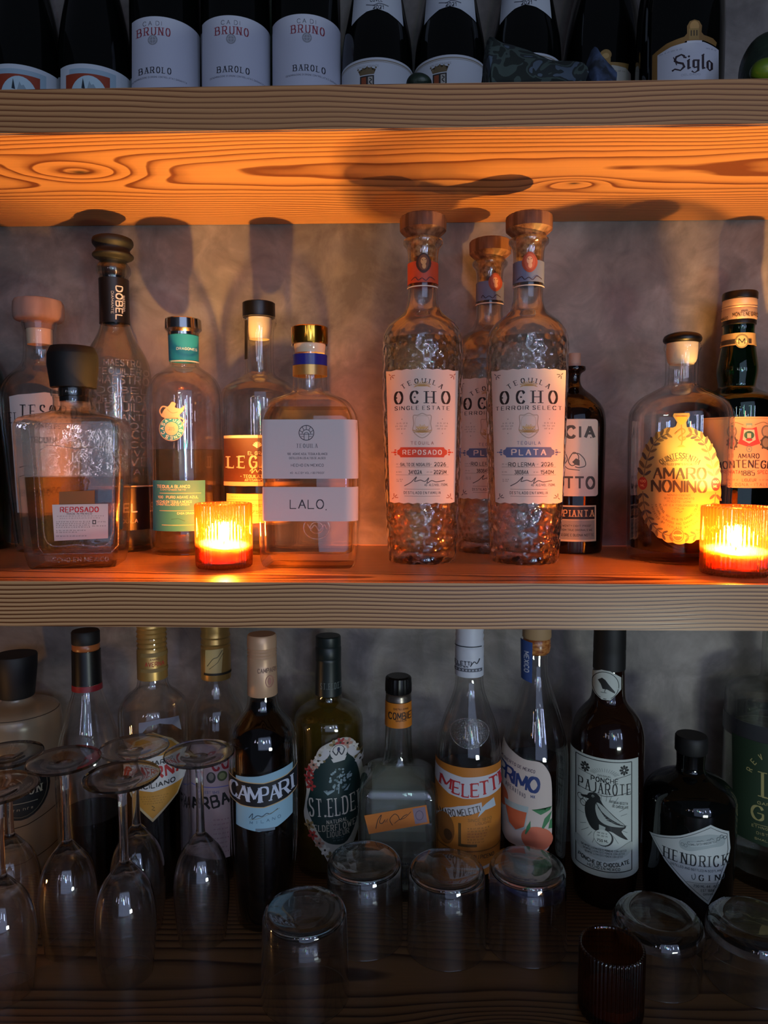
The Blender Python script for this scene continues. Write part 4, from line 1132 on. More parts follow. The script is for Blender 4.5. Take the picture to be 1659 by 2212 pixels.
for s_ in (-1, 1):
    d.E(M_+s_*37, 932, 11, 14, '#76705c').E(M_+s_*37, 932, 8, 10.5, '#b09a74').E(M_+s_*36, 956, 11, 14, '#4a4a40').E(M_+s_*36, 956, 7.5, 10, '#8d8468')
    for a in range(0, 360, 40): d.E(M_+s_*36+11*math.cos(a), 957+14*math.sin(a), 2.4, 2.4, '#4a4a40', n=6)
    d.L([(M_+s_*12, 918), (M_+s_*30, 912), (M_+s_*40, 916)], 1.6, '#8a6844', smooth=True)
d.P_([(M_-16, 922), (M_-6, 926), (M_+6, 926), (M_+16, 922), (M_+20, 948), (M_+24, 958), (M_, 966), (M_-24, 958), (M_-20, 948)], '#b5443a')
d.P_([(M_-11, 928), (M_+11, 928), (M_+14, 950), (M_, 958), (M_-14, 950)], '#e0cdb0').E(M_, 940, 11, 9, '#2f6b4a').R(M_-4, 936, M_+4, 946, '#d8c8a8').E(M_, 950, 7, 3, '#a03028')
d.R(M_-7, 914, M_+7, 920, '#7fa088').R(M_-5, 918, M_+5, 923, '#a8b894')
d.ring(M_, 970, 5.5, 6, 1.8, '#6f8c78').E(M_, 970, 2, 2, '#6f8c78')
d.T('AMARO', 1617, 985, 45, 10, '#2b2320', b=.2, t=.1)
d.T('MONTENEGRO', 1614, 1002, 136, 16, '#2b2320', b=.22, t=.1, arc=400)
d.T('1885', 1615, 1022, 29, 10.5, '#2b2320', b=.16, t=.07).T('PREMIATA', 1578, 1020, 42, 7, '#a8452c', b=.16).T('SPECIALITA', 1660, 1020, 48, 7, '#a8452c', b=.16)
d.T('LIQUEUR', 1618, 1037, 30, 6, '#5a4632', b=.14).micro(1568, 1595, 1037, 3, '#8a6844').micro(1640, 1662, 1037, 3, '#8a6844').T('BOLOGNA - ITALIA', 1614, 1047, 98, 6.5, '#7a6248', b=.13, sp=3)
d.build()

# --- the scalloped label bottle
b = Bot('amaro_bottle', 'broad shouldered amaro bottle with scalloped gold label of leaves', 'bottle', 1459, 1222, 102, ZMT)
b.body([(743, 36), (747, 38), (756, 38), (760, 34), (790, 33), (828, 33), (834, 36), (845, 58), (862, 88), (885, 104), (905, 107), (1000, 106), (1190, 103), (1215, 102), (None, 98)], CLEAR, liquid=1046, lm=AMBERLIQ, base=.011, t=.0035)
b.solid('stopper', [(719, 20), (724, 36), (732, 40), (738, 39), (742, 34)], BLK, 1)
b.solid('cork', [(742, 32), (762, 32), (780, 30), (788, 24)], CORKW, 1)
d = Decal(b, off=.0005); GP = '#8f7b4a'
ox = 1467
pts = []
for i in range(220):
    a = 2*math.pi*i/220; sc = 1 + .028*abs(math.sin(a*13))
    ex = 88*math.copysign(abs(math.cos(a))**.86, math.cos(a)); ey = 125*math.copysign(abs(math.sin(a))**.9, math.sin(a))
    pts.append((ox + ex*sc, 1048 + ey*sc))
# chalice bulge joins the top
top = [(1482, 925), (1481, 914), (1489, 898), (1488, 892), (1457, 892), (1455, 897), (1463, 913), (1464, 925)]
d.P_(pts, GP); d.P_([(1458, 926), (1484, 926), (1482, 912), (1490, 898), (1489, 892), (1456, 892), (1454, 898), (1463, 912)], GP)
LF, LG = '#453c34', '#7d7060'
def sprig(pts_, sgn, n, l=12):
    c = catmull(pts_, 8); d.L(c, 1.6, LF)
    for i in range(n):
        j = int((i+.5)/n*(len(c)-2)); (x, y), (x2, y2) = c[j], c[j+1]
        a = math.atan2(y2-y, x2-x)
        for s_ in (-1, 1):
            q = a + s_*.75; L_ = l*(1.0 if s_ == sgn else .85)*(1 - .25*i/n)
            d.E(x+L_*.75*math.cos(q), y+L_*.75*math.sin(q), L_*.6, L_*.23, '#3d3634' if (i+s_) % 2 else '#54462e', n=12, a=q)
for s_ in (-1, 1):
    X_ = lambda o: ox + s_*o
    sprig([(X_(76), 1032), (X_(70), 1000), (X_(58), 965), (X_(42), 945), (X_(22), 936)], s_, 8, 17)
    sprig([(X_(78), 1064), (X_(74), 1100), (X_(62), 1130), (X_(40), 1152), (X_(14), 1160)], -s_, 8, 15)
    d.E(X_(78), 1046, 10, 14.5, '#9c2a1e' if s_ < 0 else '#a81c28').T('100', X_(78), 1041, 12, 5, '#e0a070', b=.12).T('ML', X_(78), 1051, 8, 5, '#e0a070', b=.12)
d.E(1464, 1157, 13.5, 14.5, '#d0512c').T('NONINO', 1464, 1157, 18, 4, '#e8b080').ring(1464, 1157, 11, 12, 1, '#e8a070')
# chalice and serpent
d.P_([(1461, 899), (1484, 899), (1481, 910), (1475, 917), (1470, 917), (1464, 910)], '#c98a2e').L([(1460, 899), (1485, 899)], 2, '#9c5f22').L([(1472, 917), (1474, 950), (1471, 965)], 2.2, '#9c5f22').P_([(1462, 966), (1470, 961), (1475, 961), (1482, 966)], '#c07030')
d.L([(1458, 938), (1464, 932), (1474, 926), (1480, 932), (1472, 940), (1466, 946), (1472, 952), (1480, 948), (1478, 944), (1474, 948)], 2.4, '#a5662a', smooth=True)
BK = '#2b2218'
d.T('QUINTESSENTIA', 1469, 984, 92, 11, BK, b=.15, t=.08, arc=64)
d.T('PRODUCT OF ITALY', 1468, 993, 52, 5, BK, b=.15, arc=90).T('DISTILLED SPIRITS SPECIALTY', 1468, 1003, 72, 4.4, BK, b=.15)
d.T('AMARO', 1468, 1023, 111, 24, BK, b=.21, t=.05, sp=1.0).T('NONINO', 1467, 1051, 116, 25, BK, b=.20, t=.05, sp=1.0)
for t_, y, w in (('NONINO ESSENZE', 1070, 50), ('SEDE E STABILIMENTO', 1077, 64), ('PERCOTO - UDINE', 1084, 52), ('LIC. C.A. IT00UDA00001', 1092, 66), ('-ITALIA-', 1099, 26)):
    d.T(t_, 1467, y, w, 4, '#5c4c30', b=.15)
for rr, t_ in ((40, 'ALCOHOL ART SPIRITS CARAMEL COLOR'), (49, 'NATURAL FLAVORS AND CARAMEL COLORED'), (58, 'IMPORTED BY TERLATO ARTISAN SPIRITS')):
    for i, ch in enumerate(t_):
        th = math.radians(190 + 160*i/(len(t_)-1))
        if ch != ' ': d.T(ch, 1466+rr*math.cos(th), 1084-rr*.98*math.sin(th), 2.6, 4.2, '#5c4c30', b=.17, rot=1.5*math.pi-th, lay=i == 0)
d.L([(1460, 1106), (1466, 1104), (1468, 1107), (1474, 1105)], 1.2, '#5c4c30')
d.build()

# ============================================================ CANDLES
AMBER = glass('amber_ribbed_glass', (.97, .65, .38), (.8, .7, .6), refr=.5, ior=1.4, gain=1.5, diff=.03, scat=(.85, .20, .03))
SMOKE = glass('smoked_amber_glass', (.66, .44, .28), (.6, .5, .4), refr=.15, ior=1.3, gain=1.4)
WAX = mat('candle_wax', '#f0dccf', .5, sss=1.0)
m, nt, out = newmat('flame'); e_ = nd(nt, 'ShaderNodeEmission'); e_.inputs[0].default_value = (1.0, .50, .11, 1); e_.inputs[1].default_value = 9800
nt.links.new(e_.outputs[0], out.inputs[0]); m.cycles.emission_sampling = 'FRONT'; FLAME = m
def votive_cup(bm, R, H, t=.0025, base=.005):
    rb = lambda z: (52, .00035) if z > .004 else None
    def rbs(z): return (52, .00035*min(1, z/.01))
    O = [(0, R*.93), (0, R*.93), (.002, R*.985), (.006, R*.995), (.03, R), (H-.002, R), (H-.0005, R-.0005), (H, R-.0012)]
    I_ = [(H-.0008, R-t), (H-.004, R-t-.0002), (.012, R-t-.0006), (base+.001, R*.9), (base, R*.8), (base, .0004)]
    bmr = [(z, r, r, r) for z, r in O[1:]] + [(z, r, r, r) for z, r in I_]
    prev = None; first = None; N = 52*6
    for k_, (z, r, _, _) in enumerate(bmr):
        a_ = .0006 if k_ < len(O)-2 else .00012
        if r < .5*R: a_ = 0
        vs = [bm.verts.new(((r+a_*math.cos(52*2*math.pi*i/N))*math.cos(2*math.pi*i/N), (r+a_*math.cos(52*2*math.pi*i/N))*math.sin(2*math.pi*i/N), z)) for i in range(N)]
        if prev:
            for i in range(N): bm.faces.new((prev[i], prev[(i+1) % N], vs[(i+1) % N], vs[i]))
        else: first = vs
        prev = vs
    bm.faces.new(list(reversed(first))); bm.faces.new(prev)
def candle(label, px, yf, Y, R, H, tiltdir):
    p = atz(px, yf, ZMT); Y = p.y + R; x = p.x*Y/p.y
    t = thing('votive_candle', label, 'candle', (x, Y, ZMT), 'ribbed amber glass candles')
    bm = bmesh.new(); votive_cup(bm, R, H); link_mesh('glass_holder', bm, AMBER, t, sharp=60)
    bm = bmesh.new(); rw = R-.0036; zt = .0235
    tl = lambda x_, y_, z_: (tiltdir[0]*x_ + tiltdir[1]*y_)*(1 if z_ > .015 else 0)
    sweep(bm, [(.0056, rw*.88, rw*.88, rw*.88), (.008, rw*.97, rw*.97, rw*.97), (zt, rw, rw, rw), (zt+.0004, rw-.0012, rw-.0012, rw-.0012), (zt-.0006, rw*.75, rw*.75, rw*.75), (zt-.0012, rw*.3, rw*.3, rw*.3)], 14, None, tl)
    wx = link_mesh('wax', bm, WAX, t)
    bm = bmesh.new(); sweep(bm, [(zt-.003, .0006, .0006, .0006), (zt+.004, .0006, .0006, .0006), (zt+.006, .0004, .0004, .0004)], 4)
    link_mesh('wick', bm, BLK, wx)
    bm = bmesh.new(); fb = zt+.0035
    sweep(bm, chaikin([(fb, .0005, .0005, .0005), (fb+.001, .0036, .0036, .0036), (fb+.005, .0055, .0055, .0055), (fb+.010, .0046, .0046, .0046), (fb+.016, .0014, .0014, .0014), (fb+.019, .0002, .0002, .0002)], 2), 4)
    link_mesh('flame', bm, FLAME, t)
    return t
candle('lit votive candle in ribbed amber glass before the brown labelled bottle, left of the two', 485, 1233, .7195, .0285, .0655, (-.10, .10))
candle('lit votive candle in ribbed amber glass at the right frame edge, right of the two', 1587, 1251, .684, .0316, .0655, (.0, .10))

# ============================================================ LOWER SHELF
# --- squat frosted bottle, far left
b = Bot('liqueur_bottle', 'squat olive bottle with flared matte black stopper and round black label at the left edge', 'bottle', 52, 1900, 86, ZL)
b.body([(1500, 28), (1515, 30), (1519, 60), (1526, 82), (1545, 88), (1562, 88), (1700, 88), (1850, 84), (None, 80)], FROST, liquid=1600, lm=OLIVELIQ)
b.solid('stopper', [(1413, 43), (1416, 44), (1440, 43), (1500, 36), (1503, 34)], BLKM, 0)
for q_ in ([(-30, 1561), (140, 1561)], [(-30, 1800), (60, 1790), (136, 1768)], [(-30, 1880), (60, 1870), (136, 1850)]):
    Decal(b).L(q_, 2, '#15120e').build('printed_line')
d = Decal(b); d.E(46, 1714, 63, 64, '#0f1210').ring(46, 1714, 57, 58, 1.2, '#6b624c')
serifT(d, 'NTON', 60, 1718, 60, 16, '#a79d84', b=.2, t=.08); d.R(10, 1741, 82, 1742.5, '#8a8168').micro(20, 72, 1755, 5, '#8a8168'); d.build()

# --- black-necked flared bottle
b = Bot('amaro_bottle', 'clear flared bottle with black capsule and red ring, half full of dark amaro', 'bottle', 203, 1935, 64, ZL)
b.body([(1402, 28), (1480, 29), (1495, 31), (1540, 45), (1600, 63), (1650, 69), (1750, 70), (1900, 66), (None, 62)], CLEAR, liquid=1752, lm=DARKLIQ)
b.solid('cap', [(1361, 27), (1364, 29), (1387, 29), (1389, 28)], BLKM, 0)
b.solid('amber_ring', [(1388, 27), (1392, 28.5), (1399, 28.5), (1403, 27)], mat('amber_ring', '#a0592c', .3), 0)
b.sleeve('capsule', 1403, 1474, BLK, .0008); b.sleeve('red_ring', 1475, 1487, mat('red_ring', '#8a1f26', .4), .0009)

# --- diamond label amaro
b = Bot('amaro_bottle', 'amaro bottle with gold capsule and orange and white pointed label, behind the wine glasses', 'bottle', 342, 1950, 70, ZL)
b.body([(1370, 30), (1462, 31), (1475, 32), (1486, 37), (1496, 52), (1510, 66), (1528, 73), (1555, 73), (1700, 72), (1850, 71), (None, 68)], CLEAR, liquid=1640, lm=glass('black_amaro', (.015, .01, .005), (.5, .5, .5), refr=0, gain=.6))
b.solid('cap', [(1290, 29), (1293, 31), (1340, 31), (1344, 30), (1352, 31.5), (1356, 29.4), (1362, 31.8), (1366, 29.4), (1372, 31.8), (1376, 29.4), (1382, 31.8), (1386, 29.4), (1392, 31.5), (1396, 29.6), (1402, 31.8), (1462, 31.8), (1463, 31)], DGOLD, 0)
d = Decal(b, P=[(b.z(1470), b.r(1460, 31.8), b.r(1460, 31.8), b.r(1460, 31.8)), (b.z(1390), b.r(1400, 31.8), b.r(1400, 31.8), b.r(1400, 31.8))], off=.0004)
d.R(304, 1412, 366, 1421, '#8c6f3c').R(304, 1446, 366, 1454, '#8c6f3c').T('AVERNA', 334, 1436, 40, 9, '#b8442c', b=.2).T('AMARO', 334, 1426, 20, 4, '#8c5030').build('capsule_print')
d = Decal(b)
OR_ = '#b9812c'
d.P_([(330, 1583), (372, 1604), (404, 1640), (402, 1690), (384, 1728), (330, 1777), (292, 1740), (268, 1690), (266, 1640), (292, 1606)], '#b7a17c')
d.P_([(330, 1588), (370, 1608), (401, 1642), (399, 1690), (382, 1726), (330, 1770), (295, 1736), (271, 1690), (269, 1642), (294, 1609)], OR_)
d.P_([(268, 1645), (330, 1636), (402, 1636), (402, 1688), (398, 1700), (330, 1712), (274, 1704), (268, 1690)], '#c9c4c0')
d.T('AMARO', 338, 1650, 60, 9.5, '#2a2426', b=.2).T('AVERNA', 333, 1673, 128, 24, '#b02a28', b=.26, t=.18, rot=-.1).T('SICILIANO', 336, 1698, 84, 9.5, '#2a2426', b=.2, rot=-.08)
for i, y in enumerate((1722, 1727, 1732, 1737)): d.micro(302+3*i, 364-4*i, y, 2.2, '#6b4a18', i)
d.L([(328, 1742), (334, 1746), (328, 1750), (335, 1753)], 1.6, '#4a3410'); d.E(345, 1612, 14, 8, '#c99a48').build()
d = Decal(b); d.P_([(300, 1592), (320, 1570), (345, 1566), (372, 1574), (392, 1594), (386, 1560), (345, 1556), (300, 1562)], '#8d8a90'); d.build('upper_label')

# --- gold capsule, pale pink label
b = Bot('amaro_bottle', 'amaro bottle with gold capsule and tall pinkish white label, left of the red aperitif', 'bottle', 475, 1905, 60, ZL)
b.body([(1370, 29), (1460, 31), (1475, 31), (1500, 38), (1520, 50), (1545, 58), (1580, 60), (1850, 60), (None, 58)], CLEAR, liquid=1700, lm=DARKLIQ)
b.solid('cap', [(1290, 29), (1293, 31), (1344, 31), (1350, 30), (1356, 31.5), (1362, 29.4), (1372, 31.8), (1376, 29.4), (1386, 31.5), (1390, 29.6), (1394, 31.8), (1398, 31), (1402, 31.8), (1461, 31.8), (1463, 31)], DGOLD, 0)
d = Decal(b, P=[(b.z(1470), b.r(1460, 31.8), b.r(1460, 31.8), b.r(1460, 31.8)), (b.z(1390), b.r(1400, 31.8), b.r(1400, 31.8), b.r(1400, 31.8))], off=.0004)
d.P_([(444, 1405), (482, 1402), (478, 1456), (444, 1456)], '#c9ae70').L([(448, 1440), (460, 1424), (470, 1420), (480, 1406)], 1.6, '#5c5030', smooth=True).L([(452, 1446), (470, 1432), (482, 1412)], 1.2, '#5c5030').R(441, 1455, 504, 1460, '#2a2416').build('capsule_print')
d = Decal(b)
d.R(412, 1608, 497, 1856, '#c2a8a8').T('CO', 476, 1650, 36, 27, '#a3242c', b=.24, t=.18, rot=-.12).E(456, 1680, 10, 12, '#3a3836').E(456, 1678, 6, 8, '#8b8478').E(480, 1678, 11, 11, '#4e5a34').E(480, 1678, 7, 7, '#8c9060')
d.T('ARBA', 454, 1734, 80, 25, '#22201e', b=.18, rot=-.22).R(414, 1700, 496, 1702, '#6b6bb0').T('EST 1845', 458, 1712, 30, 5, '#6b6b90')
for i in range(8): d.micro(462, 494, 1772+i*10, 3, '#8f6670', i)
d.build()

# --- the black-and-blue label red aperitif
b = Bot('aperitif_bottle', 'dark red aperitif bottle with beige capsule and black name band over light blue label', 'bottle', 574, 2014, 62, ZL)
b.body([(1436, 31), (1498, 32), (1515, 33), (1530, 37), (1545, 50), (1562, 64), (1582, 72), (1615, 73.5), (1700, 73), (1850, 70), (1990, 64), (None, 60)], CLEAR, liquid=1509, lm=REDLIQ)
b.solid('cap', [(1369, 29), (1372, 31), (1386, 31.6), (1396, 31.6), (1398, 29.9), (1402, 31.8), (1405, 29.9), (1409, 31.8), (1412, 29.9), (1416, 31.8), (1419, 31), (1430, 31.6), (1436, 31.2), (1437, 31.6), (1497, 32.4), (1498, 31.8)], BEIGEC, 0)
d = Decal(b, P=[(b.z(1500), b.r(1490, 32.4), b.r(1490, 32.4), b.r(1490, 32.4)), (b.z(1430), b.r(1440, 31.7), b.r(1440, 31.7), b.r(1440, 31.7))], off=.0005)
d.T('CAMPARI', 576, 1450, 38, 9, '#8a6a58', b=.16).ring(582, 1474, 8, 12, 2, '#b07a68').E(582, 1474, 4, 8, '#b07a68').build('capsule_print')
d = Decal(b)
d.P_([(510, 1682), (560, 1677), (632, 1664), (632, 1776), (600, 1790), (560, 1797), (511, 1790)], '#8fb4c8')
d.P_([(494, 1686), (520, 1690), (570, 1692), (620, 1684), (642, 1675), (642, 1728), (620, 1736), (570, 1746), (520, 1744), (494, 1736)], '#c9a878')
d.P_([(494, 1688), (520, 1692), (570, 1694), (620, 1686), (642, 1677), (642, 1726), (620, 1734), (570, 1744), (520, 1742), (494, 1734)], '#10131c')
for i, (ch, x, w, y, h) in enumerate((('C', 506, 15, 1713, 32), ('A', 526, 20, 1716, 32), ('M', 549, 23, 1718, 32), ('P', 572, 16, 1717, 32), ('A', 593, 20, 1715, 32), ('R', 614, 18, 1711, 32), ('I', 631, 7, 1706, 32))):
    d.T(ch, x, y, w if ch != 'I' else .3, h, '#c4cce0', b=.16, t=.08, serif=.35, rot=-.08 if x > 560 else .03)
d.L([(538, 1768), (546, 1758), (545, 1770), (556, 1762), (566, 1764), (576, 1758), (584, 1760), (600, 1752)], 1.6, '#2a3a4a', smooth=True).L([(540, 1772), (560, 1768), (604, 1752)], .8, '#8a7a4a')
for i, ch in enumerate('MILANO'): d.T(ch, 543+i*12, 1778-i*1.6, 6 if ch != 'I' else .3, 6, '#4a6a84', b=.14)
d.R(552, 1790, 594, 1796, '#6b7a88').build()

# --- elderflower liqueur
b = Bot('liqueur_bottle', 'olive green elderflower liqueur bottle with floral dark green label and black green cap', 'bottle', 712, 1898, 70, ZL)
b.body([(1440, 27), (1496, 28), (1512, 29), (1518, 44), (1527, 60), (1539, 71), (1552, 74.5), (1580, 74), (1800, 73), (None, 70)], glass('olive_tinted_glass', (.96, .94, .82), (.6, .6, .4), gain=1.4), liquid=1512, lm=OLIVELIQ)
b.solid('cap', [(1372, 25), (1374, 27), (1392, 27.5), (1394, 26.6), (1397, 28), (1418, 28), (1420, 27), (1423, 28), (1426, 27.4), (1497, 28.8), (1498, 28)], GREENC, 0)
d = Decal(b, P=[(b.z(1500), b.r(1490, 28.8), b.r(1490, 28.8), b.r(1490, 28.8)), (b.z(1430), b.r(1440, 28), b.r(1440, 28), b.r(1440, 28))], off=.0005)
serifT(d, 'ST.ELDER', 716, 1483, 46, 13, '#6b7470', b=.18).build('capsule_print')
d = Decal(b, off=.0005)
d.T('ST ELDER', 702, 1553, 78, 12, glass('olive_emboss', (.7, .68, .4), (.4, .4, .2), rough=.1, gain=4), b=.2).build('embossed_name')
d = Decal(b, off=.0006)
d.P_(catmull([(663, 1712), (661, 1690), (666, 1660), (680, 1640), (690, 1618), (712, 1604), (740, 1596), (762, 1606), (776, 1640), (784, 1700), (782, 1760), (772, 1810), (755, 1845), (735, 1872), (715, 1872), (700, 1846), (676, 1816), (658, 1772), (660, 1740), (663, 1712)], 3), '#b9b3a8')
d.P_(catmull([(670, 1712), (676, 1674), (690, 1652), (706, 1636), (712, 1622), (740, 1618), (752, 1634), (766, 1652), (776, 1690), (778, 1740), (768, 1790), (750, 1822), (728, 1826), (700, 1816), (682, 1790), (664, 1750), (670, 1712)], 3), '#0e2a28')
rnd = random.Random(5)
FL = ['#c9c4bc', '#8c7448', '#a33230', '#b98a78', '#d6cfc4', '#6b5a34']
ar = [(672, 1700), (668, 1684), (670, 1668), (678, 1654), (688, 1644), (698, 1636), (702, 1622), (722, 1610), (735, 1606), (750, 1610), (762, 1622), (772, 1640), (777, 1656), (669, 1786), (676, 1806), (690, 1822), (702, 1836), (715, 1850), (726, 1862), (742, 1852)]
for i, (x, y) in enumerate(ar):
    c = FL[2] if x < 674 and y < 1720 else FL[i % 6]
    for k_ in range(5):
        a = k_*1.257 + i; d.E(x+6*math.cos(a), y+6.5*math.sin(a), 5.5, 3.2, c, n=9, a=a)
    d.E(x, y, 2.6, 2.6, '#3a3428', n=8)
d.E(731, 1626, 18, 17, '#cfcac4').P_([(715, 1640), (748, 1636), (744, 1645), (720, 1648)], '#cfcac4').L([(718, 1622), (726, 1632), (731, 1624), (738, 1632), (744, 1620)], 2.4, '#2a2c34', smooth=True).E(731, 1620, 3, 5, '#2a2c50').ring(731, 1622, 12, 11, 1.4, '#5a544c', a0=180, a1=360)
for s_ in (-1, 1): d.P_(catmull([(731+s_*18, 1626), (731+s_*30, 1618), (731+s_*36, 1632), (731+s_*46, 1640), (731+s_*30, 1642), (731+s_*18, 1626)], 3), '#c4c0c0')
for i in range(46):
    a = rnd.uniform(0, 6.28); r_ = rnd.uniform(0, 1)**.6; d.E(734+24*r_*math.cos(a), 1684+22*r_*math.sin(a), rnd.uniform(2, 4), rnd.uniform(1.5, 3), '#8ca0a4' if i % 3 else '#5f7478', n=7, a=a)
d.L([(731, 1716), (733, 1690)], 2, '#8ca0a4').P_([(698, 1708), (708, 1714), (724, 1704), (722, 1710), (708, 1718)], '#8ca0a4').P_([(742, 1712), (756, 1700), (750, 1712)], '#8ca0a4')
serifT(d, 'ST.ELDER', 726, 1744, 114, 38, '#cfc4b4', b=.15, t=.05, serif=.4, rot=-.05)
d.T('NATURAL', 728, 1775, 44, 8, '#b5ac9c', b=.2, t=.1, rot=-.05); serifT(d, 'ELDERFLOWER', 728, 1788, 96, 13, '#b5ac9c', b=.2, t=.08, serif=.5, rot=-.05); serifT(d, 'LIQUEUR', 730, 1802, 46, 11, '#b5ac9c', b=.2, t=.08, serif=.5, rot=-.05)
d.micro(718, 746, 1811, 3, '#5f7074').micro(720, 744, 1817, 3, '#5f7074')
d.build()

# --- square orange liqueur
b = Bot('liqueur_bottle', 'square clear bottle with orange neck band and tilted orange label, behind the upturned tumblers', 'bottle', 860, 1950, 80, ZL, yo=.9)
b.body([(1510, 27, 1, 1), (1560, 28, 1, 1), (1600, 29, 1, 1), (1640, 31, 1, 1), (1650, 40, .95, .8), (1662, 66, .9, .45), (1682, 81, .9, .28), (1700, 84, .9, .24), (1880, 82, .9, .24), (1940, 80, .9, .25), (None, 77, .9, .25)], CLEAR2, liquid=1678, lm=WATER, t=.004, base=.012, n=2)
b.solid('cap', [(1459, 23), (1462, 27), (1476, 28), (1492, 28), (1494, 27)], BLK, 0, ribs=(36, .0004))
b.solid('metal_ring', [(1494, 26), (1496, 28), (1500, 27), (1504, 28), (1510, 28)], mat('dull_steel', '#8f857c', .3, .9), 0)
b.sleeve('neck_band', 1511, 1563, mat('orange_paper', '#c8741c', .5), .0007)
d = Decal(b, off=.001); d.T('DISTILLERIE', 866, 1532, 30, 3.5, '#5a3410').T('COMBIER', 868, 1547, 54, 14, '#2a1a10', b=.2, t=.12).T('SAUMUR', 866, 1557, 22, 3.5, '#5a3410').build('neck_lettering')
d = Decal(b, off=.0008)
d.P_([(787, 1762), (921, 1737), (928, 1777), (797, 1802)], '#b8671c').P_([(891, 1746), (918, 1741), (923, 1774), (897, 1779)], '#7d6a78')
d.L([(812, 1790), (816, 1772), (824, 1760), (820, 1776), (826, 1778), (832, 1770)], 1.6, '#2a180c', smooth=True).L([(848, 1782), (842, 1770), (852, 1758), (860, 1762), (864, 1770), (872, 1762), (880, 1758)], 1.5, '#2a180c', smooth=True).L([(852, 1778), (862, 1770), (874, 1766), (888, 1752)], 1.2, '#2a180c', smooth=True).L([(832, 1776), (838, 1768), (836, 1776)], 1.2, '#2a180c')
d.ring(906, 1760, 8, 10, 1.5, '#54485c'); d.build()
d = Decal(b, off=.0004); serifT(d, 'COMBIER', 858, 1886, 110, 20, '#15120f', b=.2, t=.08).T('LIQUEUR D ORANGE', 858, 1866, 70, 6, '#15120f').T('TRIPLE SEC', 860, 1906, 50, 7, '#2a2622').T('40% VOL', 860, 1922, 30, 6, '#2a2622').build('base_lettering')
# back label, seen through the glass
q = b.at_z(b.z(1760)); bm = bmesh.new()
boxmesh(bm, -q[1]*.72, q[1]*.72, q[2]+.0002, q[2]+.0004, b.z(1836), b.z(1684)); link_mesh('back_label', bm, mat('grey_paper', '#d0ced2', .7), b.root)

# --- orange label amaro
b = Bot('amaro_bottle', 'amaro bottle with white capsule, oval glass medallion and orange label with red name', 'bottle', 1009, 1966, 64, ZL)
b.body([(1455, 30), (1470, 30), (1490, 33), (1515, 42), (1550, 56), (1590, 67), (1625, 71), (1700, 71), (1850, 68), (None, 62)], CLEAR, liquid=1655, lm=DARKLIQ)
b.solid('cap', [(1300, 28), (1303, 30), (1350, 29.6), (1356, 31), (1366, 29.4), (1370, 31), (1380, 29.4), (1384, 31), (1392, 31), (1394, 29.4), (1397, 31), (1414, 31), (1416, 30.5), (1419, 31), (1455, 31), (1456, 30)], WHITEC, 0)
d = Decal(b, P=[(b.z(1470), b.r(1450, 31), b.r(1450, 31), b.r(1450, 31)), (b.z(1390), b.r(1400, 31), b.r(1400, 31), b.r(1400, 31))], off=.0004)
d.R(978, 1397, 1040, 1399, '#22242c').T('MELETTI', 996, 1434, 44, 8, '#33343c', b=.22, rot=-.02).T('ANNO 1870', 998, 1441, 26, 3.4, '#33343c').L([(1016, 1440), (1024, 1430), (1030, 1434), (1036, 1424)], 2, '#33343c', smooth=True).R(978, 1445, 1040, 1452, '#5b5d66').R(978, 1446.5, 1040, 1450.5, '#a9acb6')
for i in range(9): d.L([(981+i*7, 1446), (985+i*7, 1451)], 1.2, '#33343c').L([(985+i*7, 1446), (981+i*7, 1451)], 1.2, '#33343c')
d.build('capsule_print')
d = Decal(b, off=.0007); d.ring(1014, 1584, 41, 33, 2.2, EMB).E(1014, 1584, 39, 31, glass('medallion_glass', (.75, .75, .73), (.4, .4, .4), rough=.15, bmp=(700, 1, .001), gain=2.5)).build('glass_medallion', label='oval pressed glass medallion')
d = Decal(b)
OR2 = '#b86f22'
d.R(939, 1659, 1081, 1893, OR2).P_([(939, 1672), (1000, 1680), (1081, 1676), (1081, 1718), (1055, 1724), (1000, 1726), (970, 1722), (939, 1706)], '#c3c0c6')
for i, (ch, x, w, y, h, r_) in enumerate((('M', 963, 22, 1699, 23, -.12), ('E', 986, 14, 1705, 27, -.06), ('L', 1006, 13, 1708, 28, -.02), ('E', 1026, 15, 1707, 28, .02), ('T', 1046, 17, 1704, 29, .06), ('T', 1066, 16, 1699, 31, .1), ('I', 1079, .5, 1694, 31, .12))):
    d.T(ch, x, y, w, h, '#b0282c', b=.18, t=.10, serif=.35, rot=-r_)
d.P_([(941, 1782), (962, 1756), (990, 1744), (1040, 1734), (1042, 1752), (1010, 1762), (980, 1768), (962, 1780), (948, 1792)], '#b9b6bc')
d.T('AMARO MELETTI', 990, 1759, 96, 14, '#3a2a1c', b=.24, t=.18, rot=-.24).P_([(1050, 1738), (1066, 1730), (1070, 1750), (1048, 1752), (1032, 1766), (1040, 1746)], '#b0bcc8')
d.E(962, 1800, 20, 34, '#7d4a18').E(968, 1812, 9, 12, '#4a2c10').R(990, 1780, 996, 1830, '#54380f').R(990, 1824, 1030, 1830, '#54380f')
d.T('SINCE 1870', 1036, 1772, 50, 6, '#8a5a20').T('LIQUORE', 1044, 1780, 34, 5, '#7d4a18')
for i in range(6): d.micro(1010, 1056-i*2, 1790+i*6, 3, '#7d3a20' if i in (2, 3) else '#5f4014', i)
d.R(940, 1838, 1079, 1841, '#7d4a18').T('ASCOLI PICENO', 1036, 1852, 60, 8, '#3a2a1c', b=.18, rot=.05).P_([(939, 1872), (1000, 1880), (1079, 1868), (1079, 1874), (1000, 1887), (939, 1879)], '#b9b6bc')
d.build()

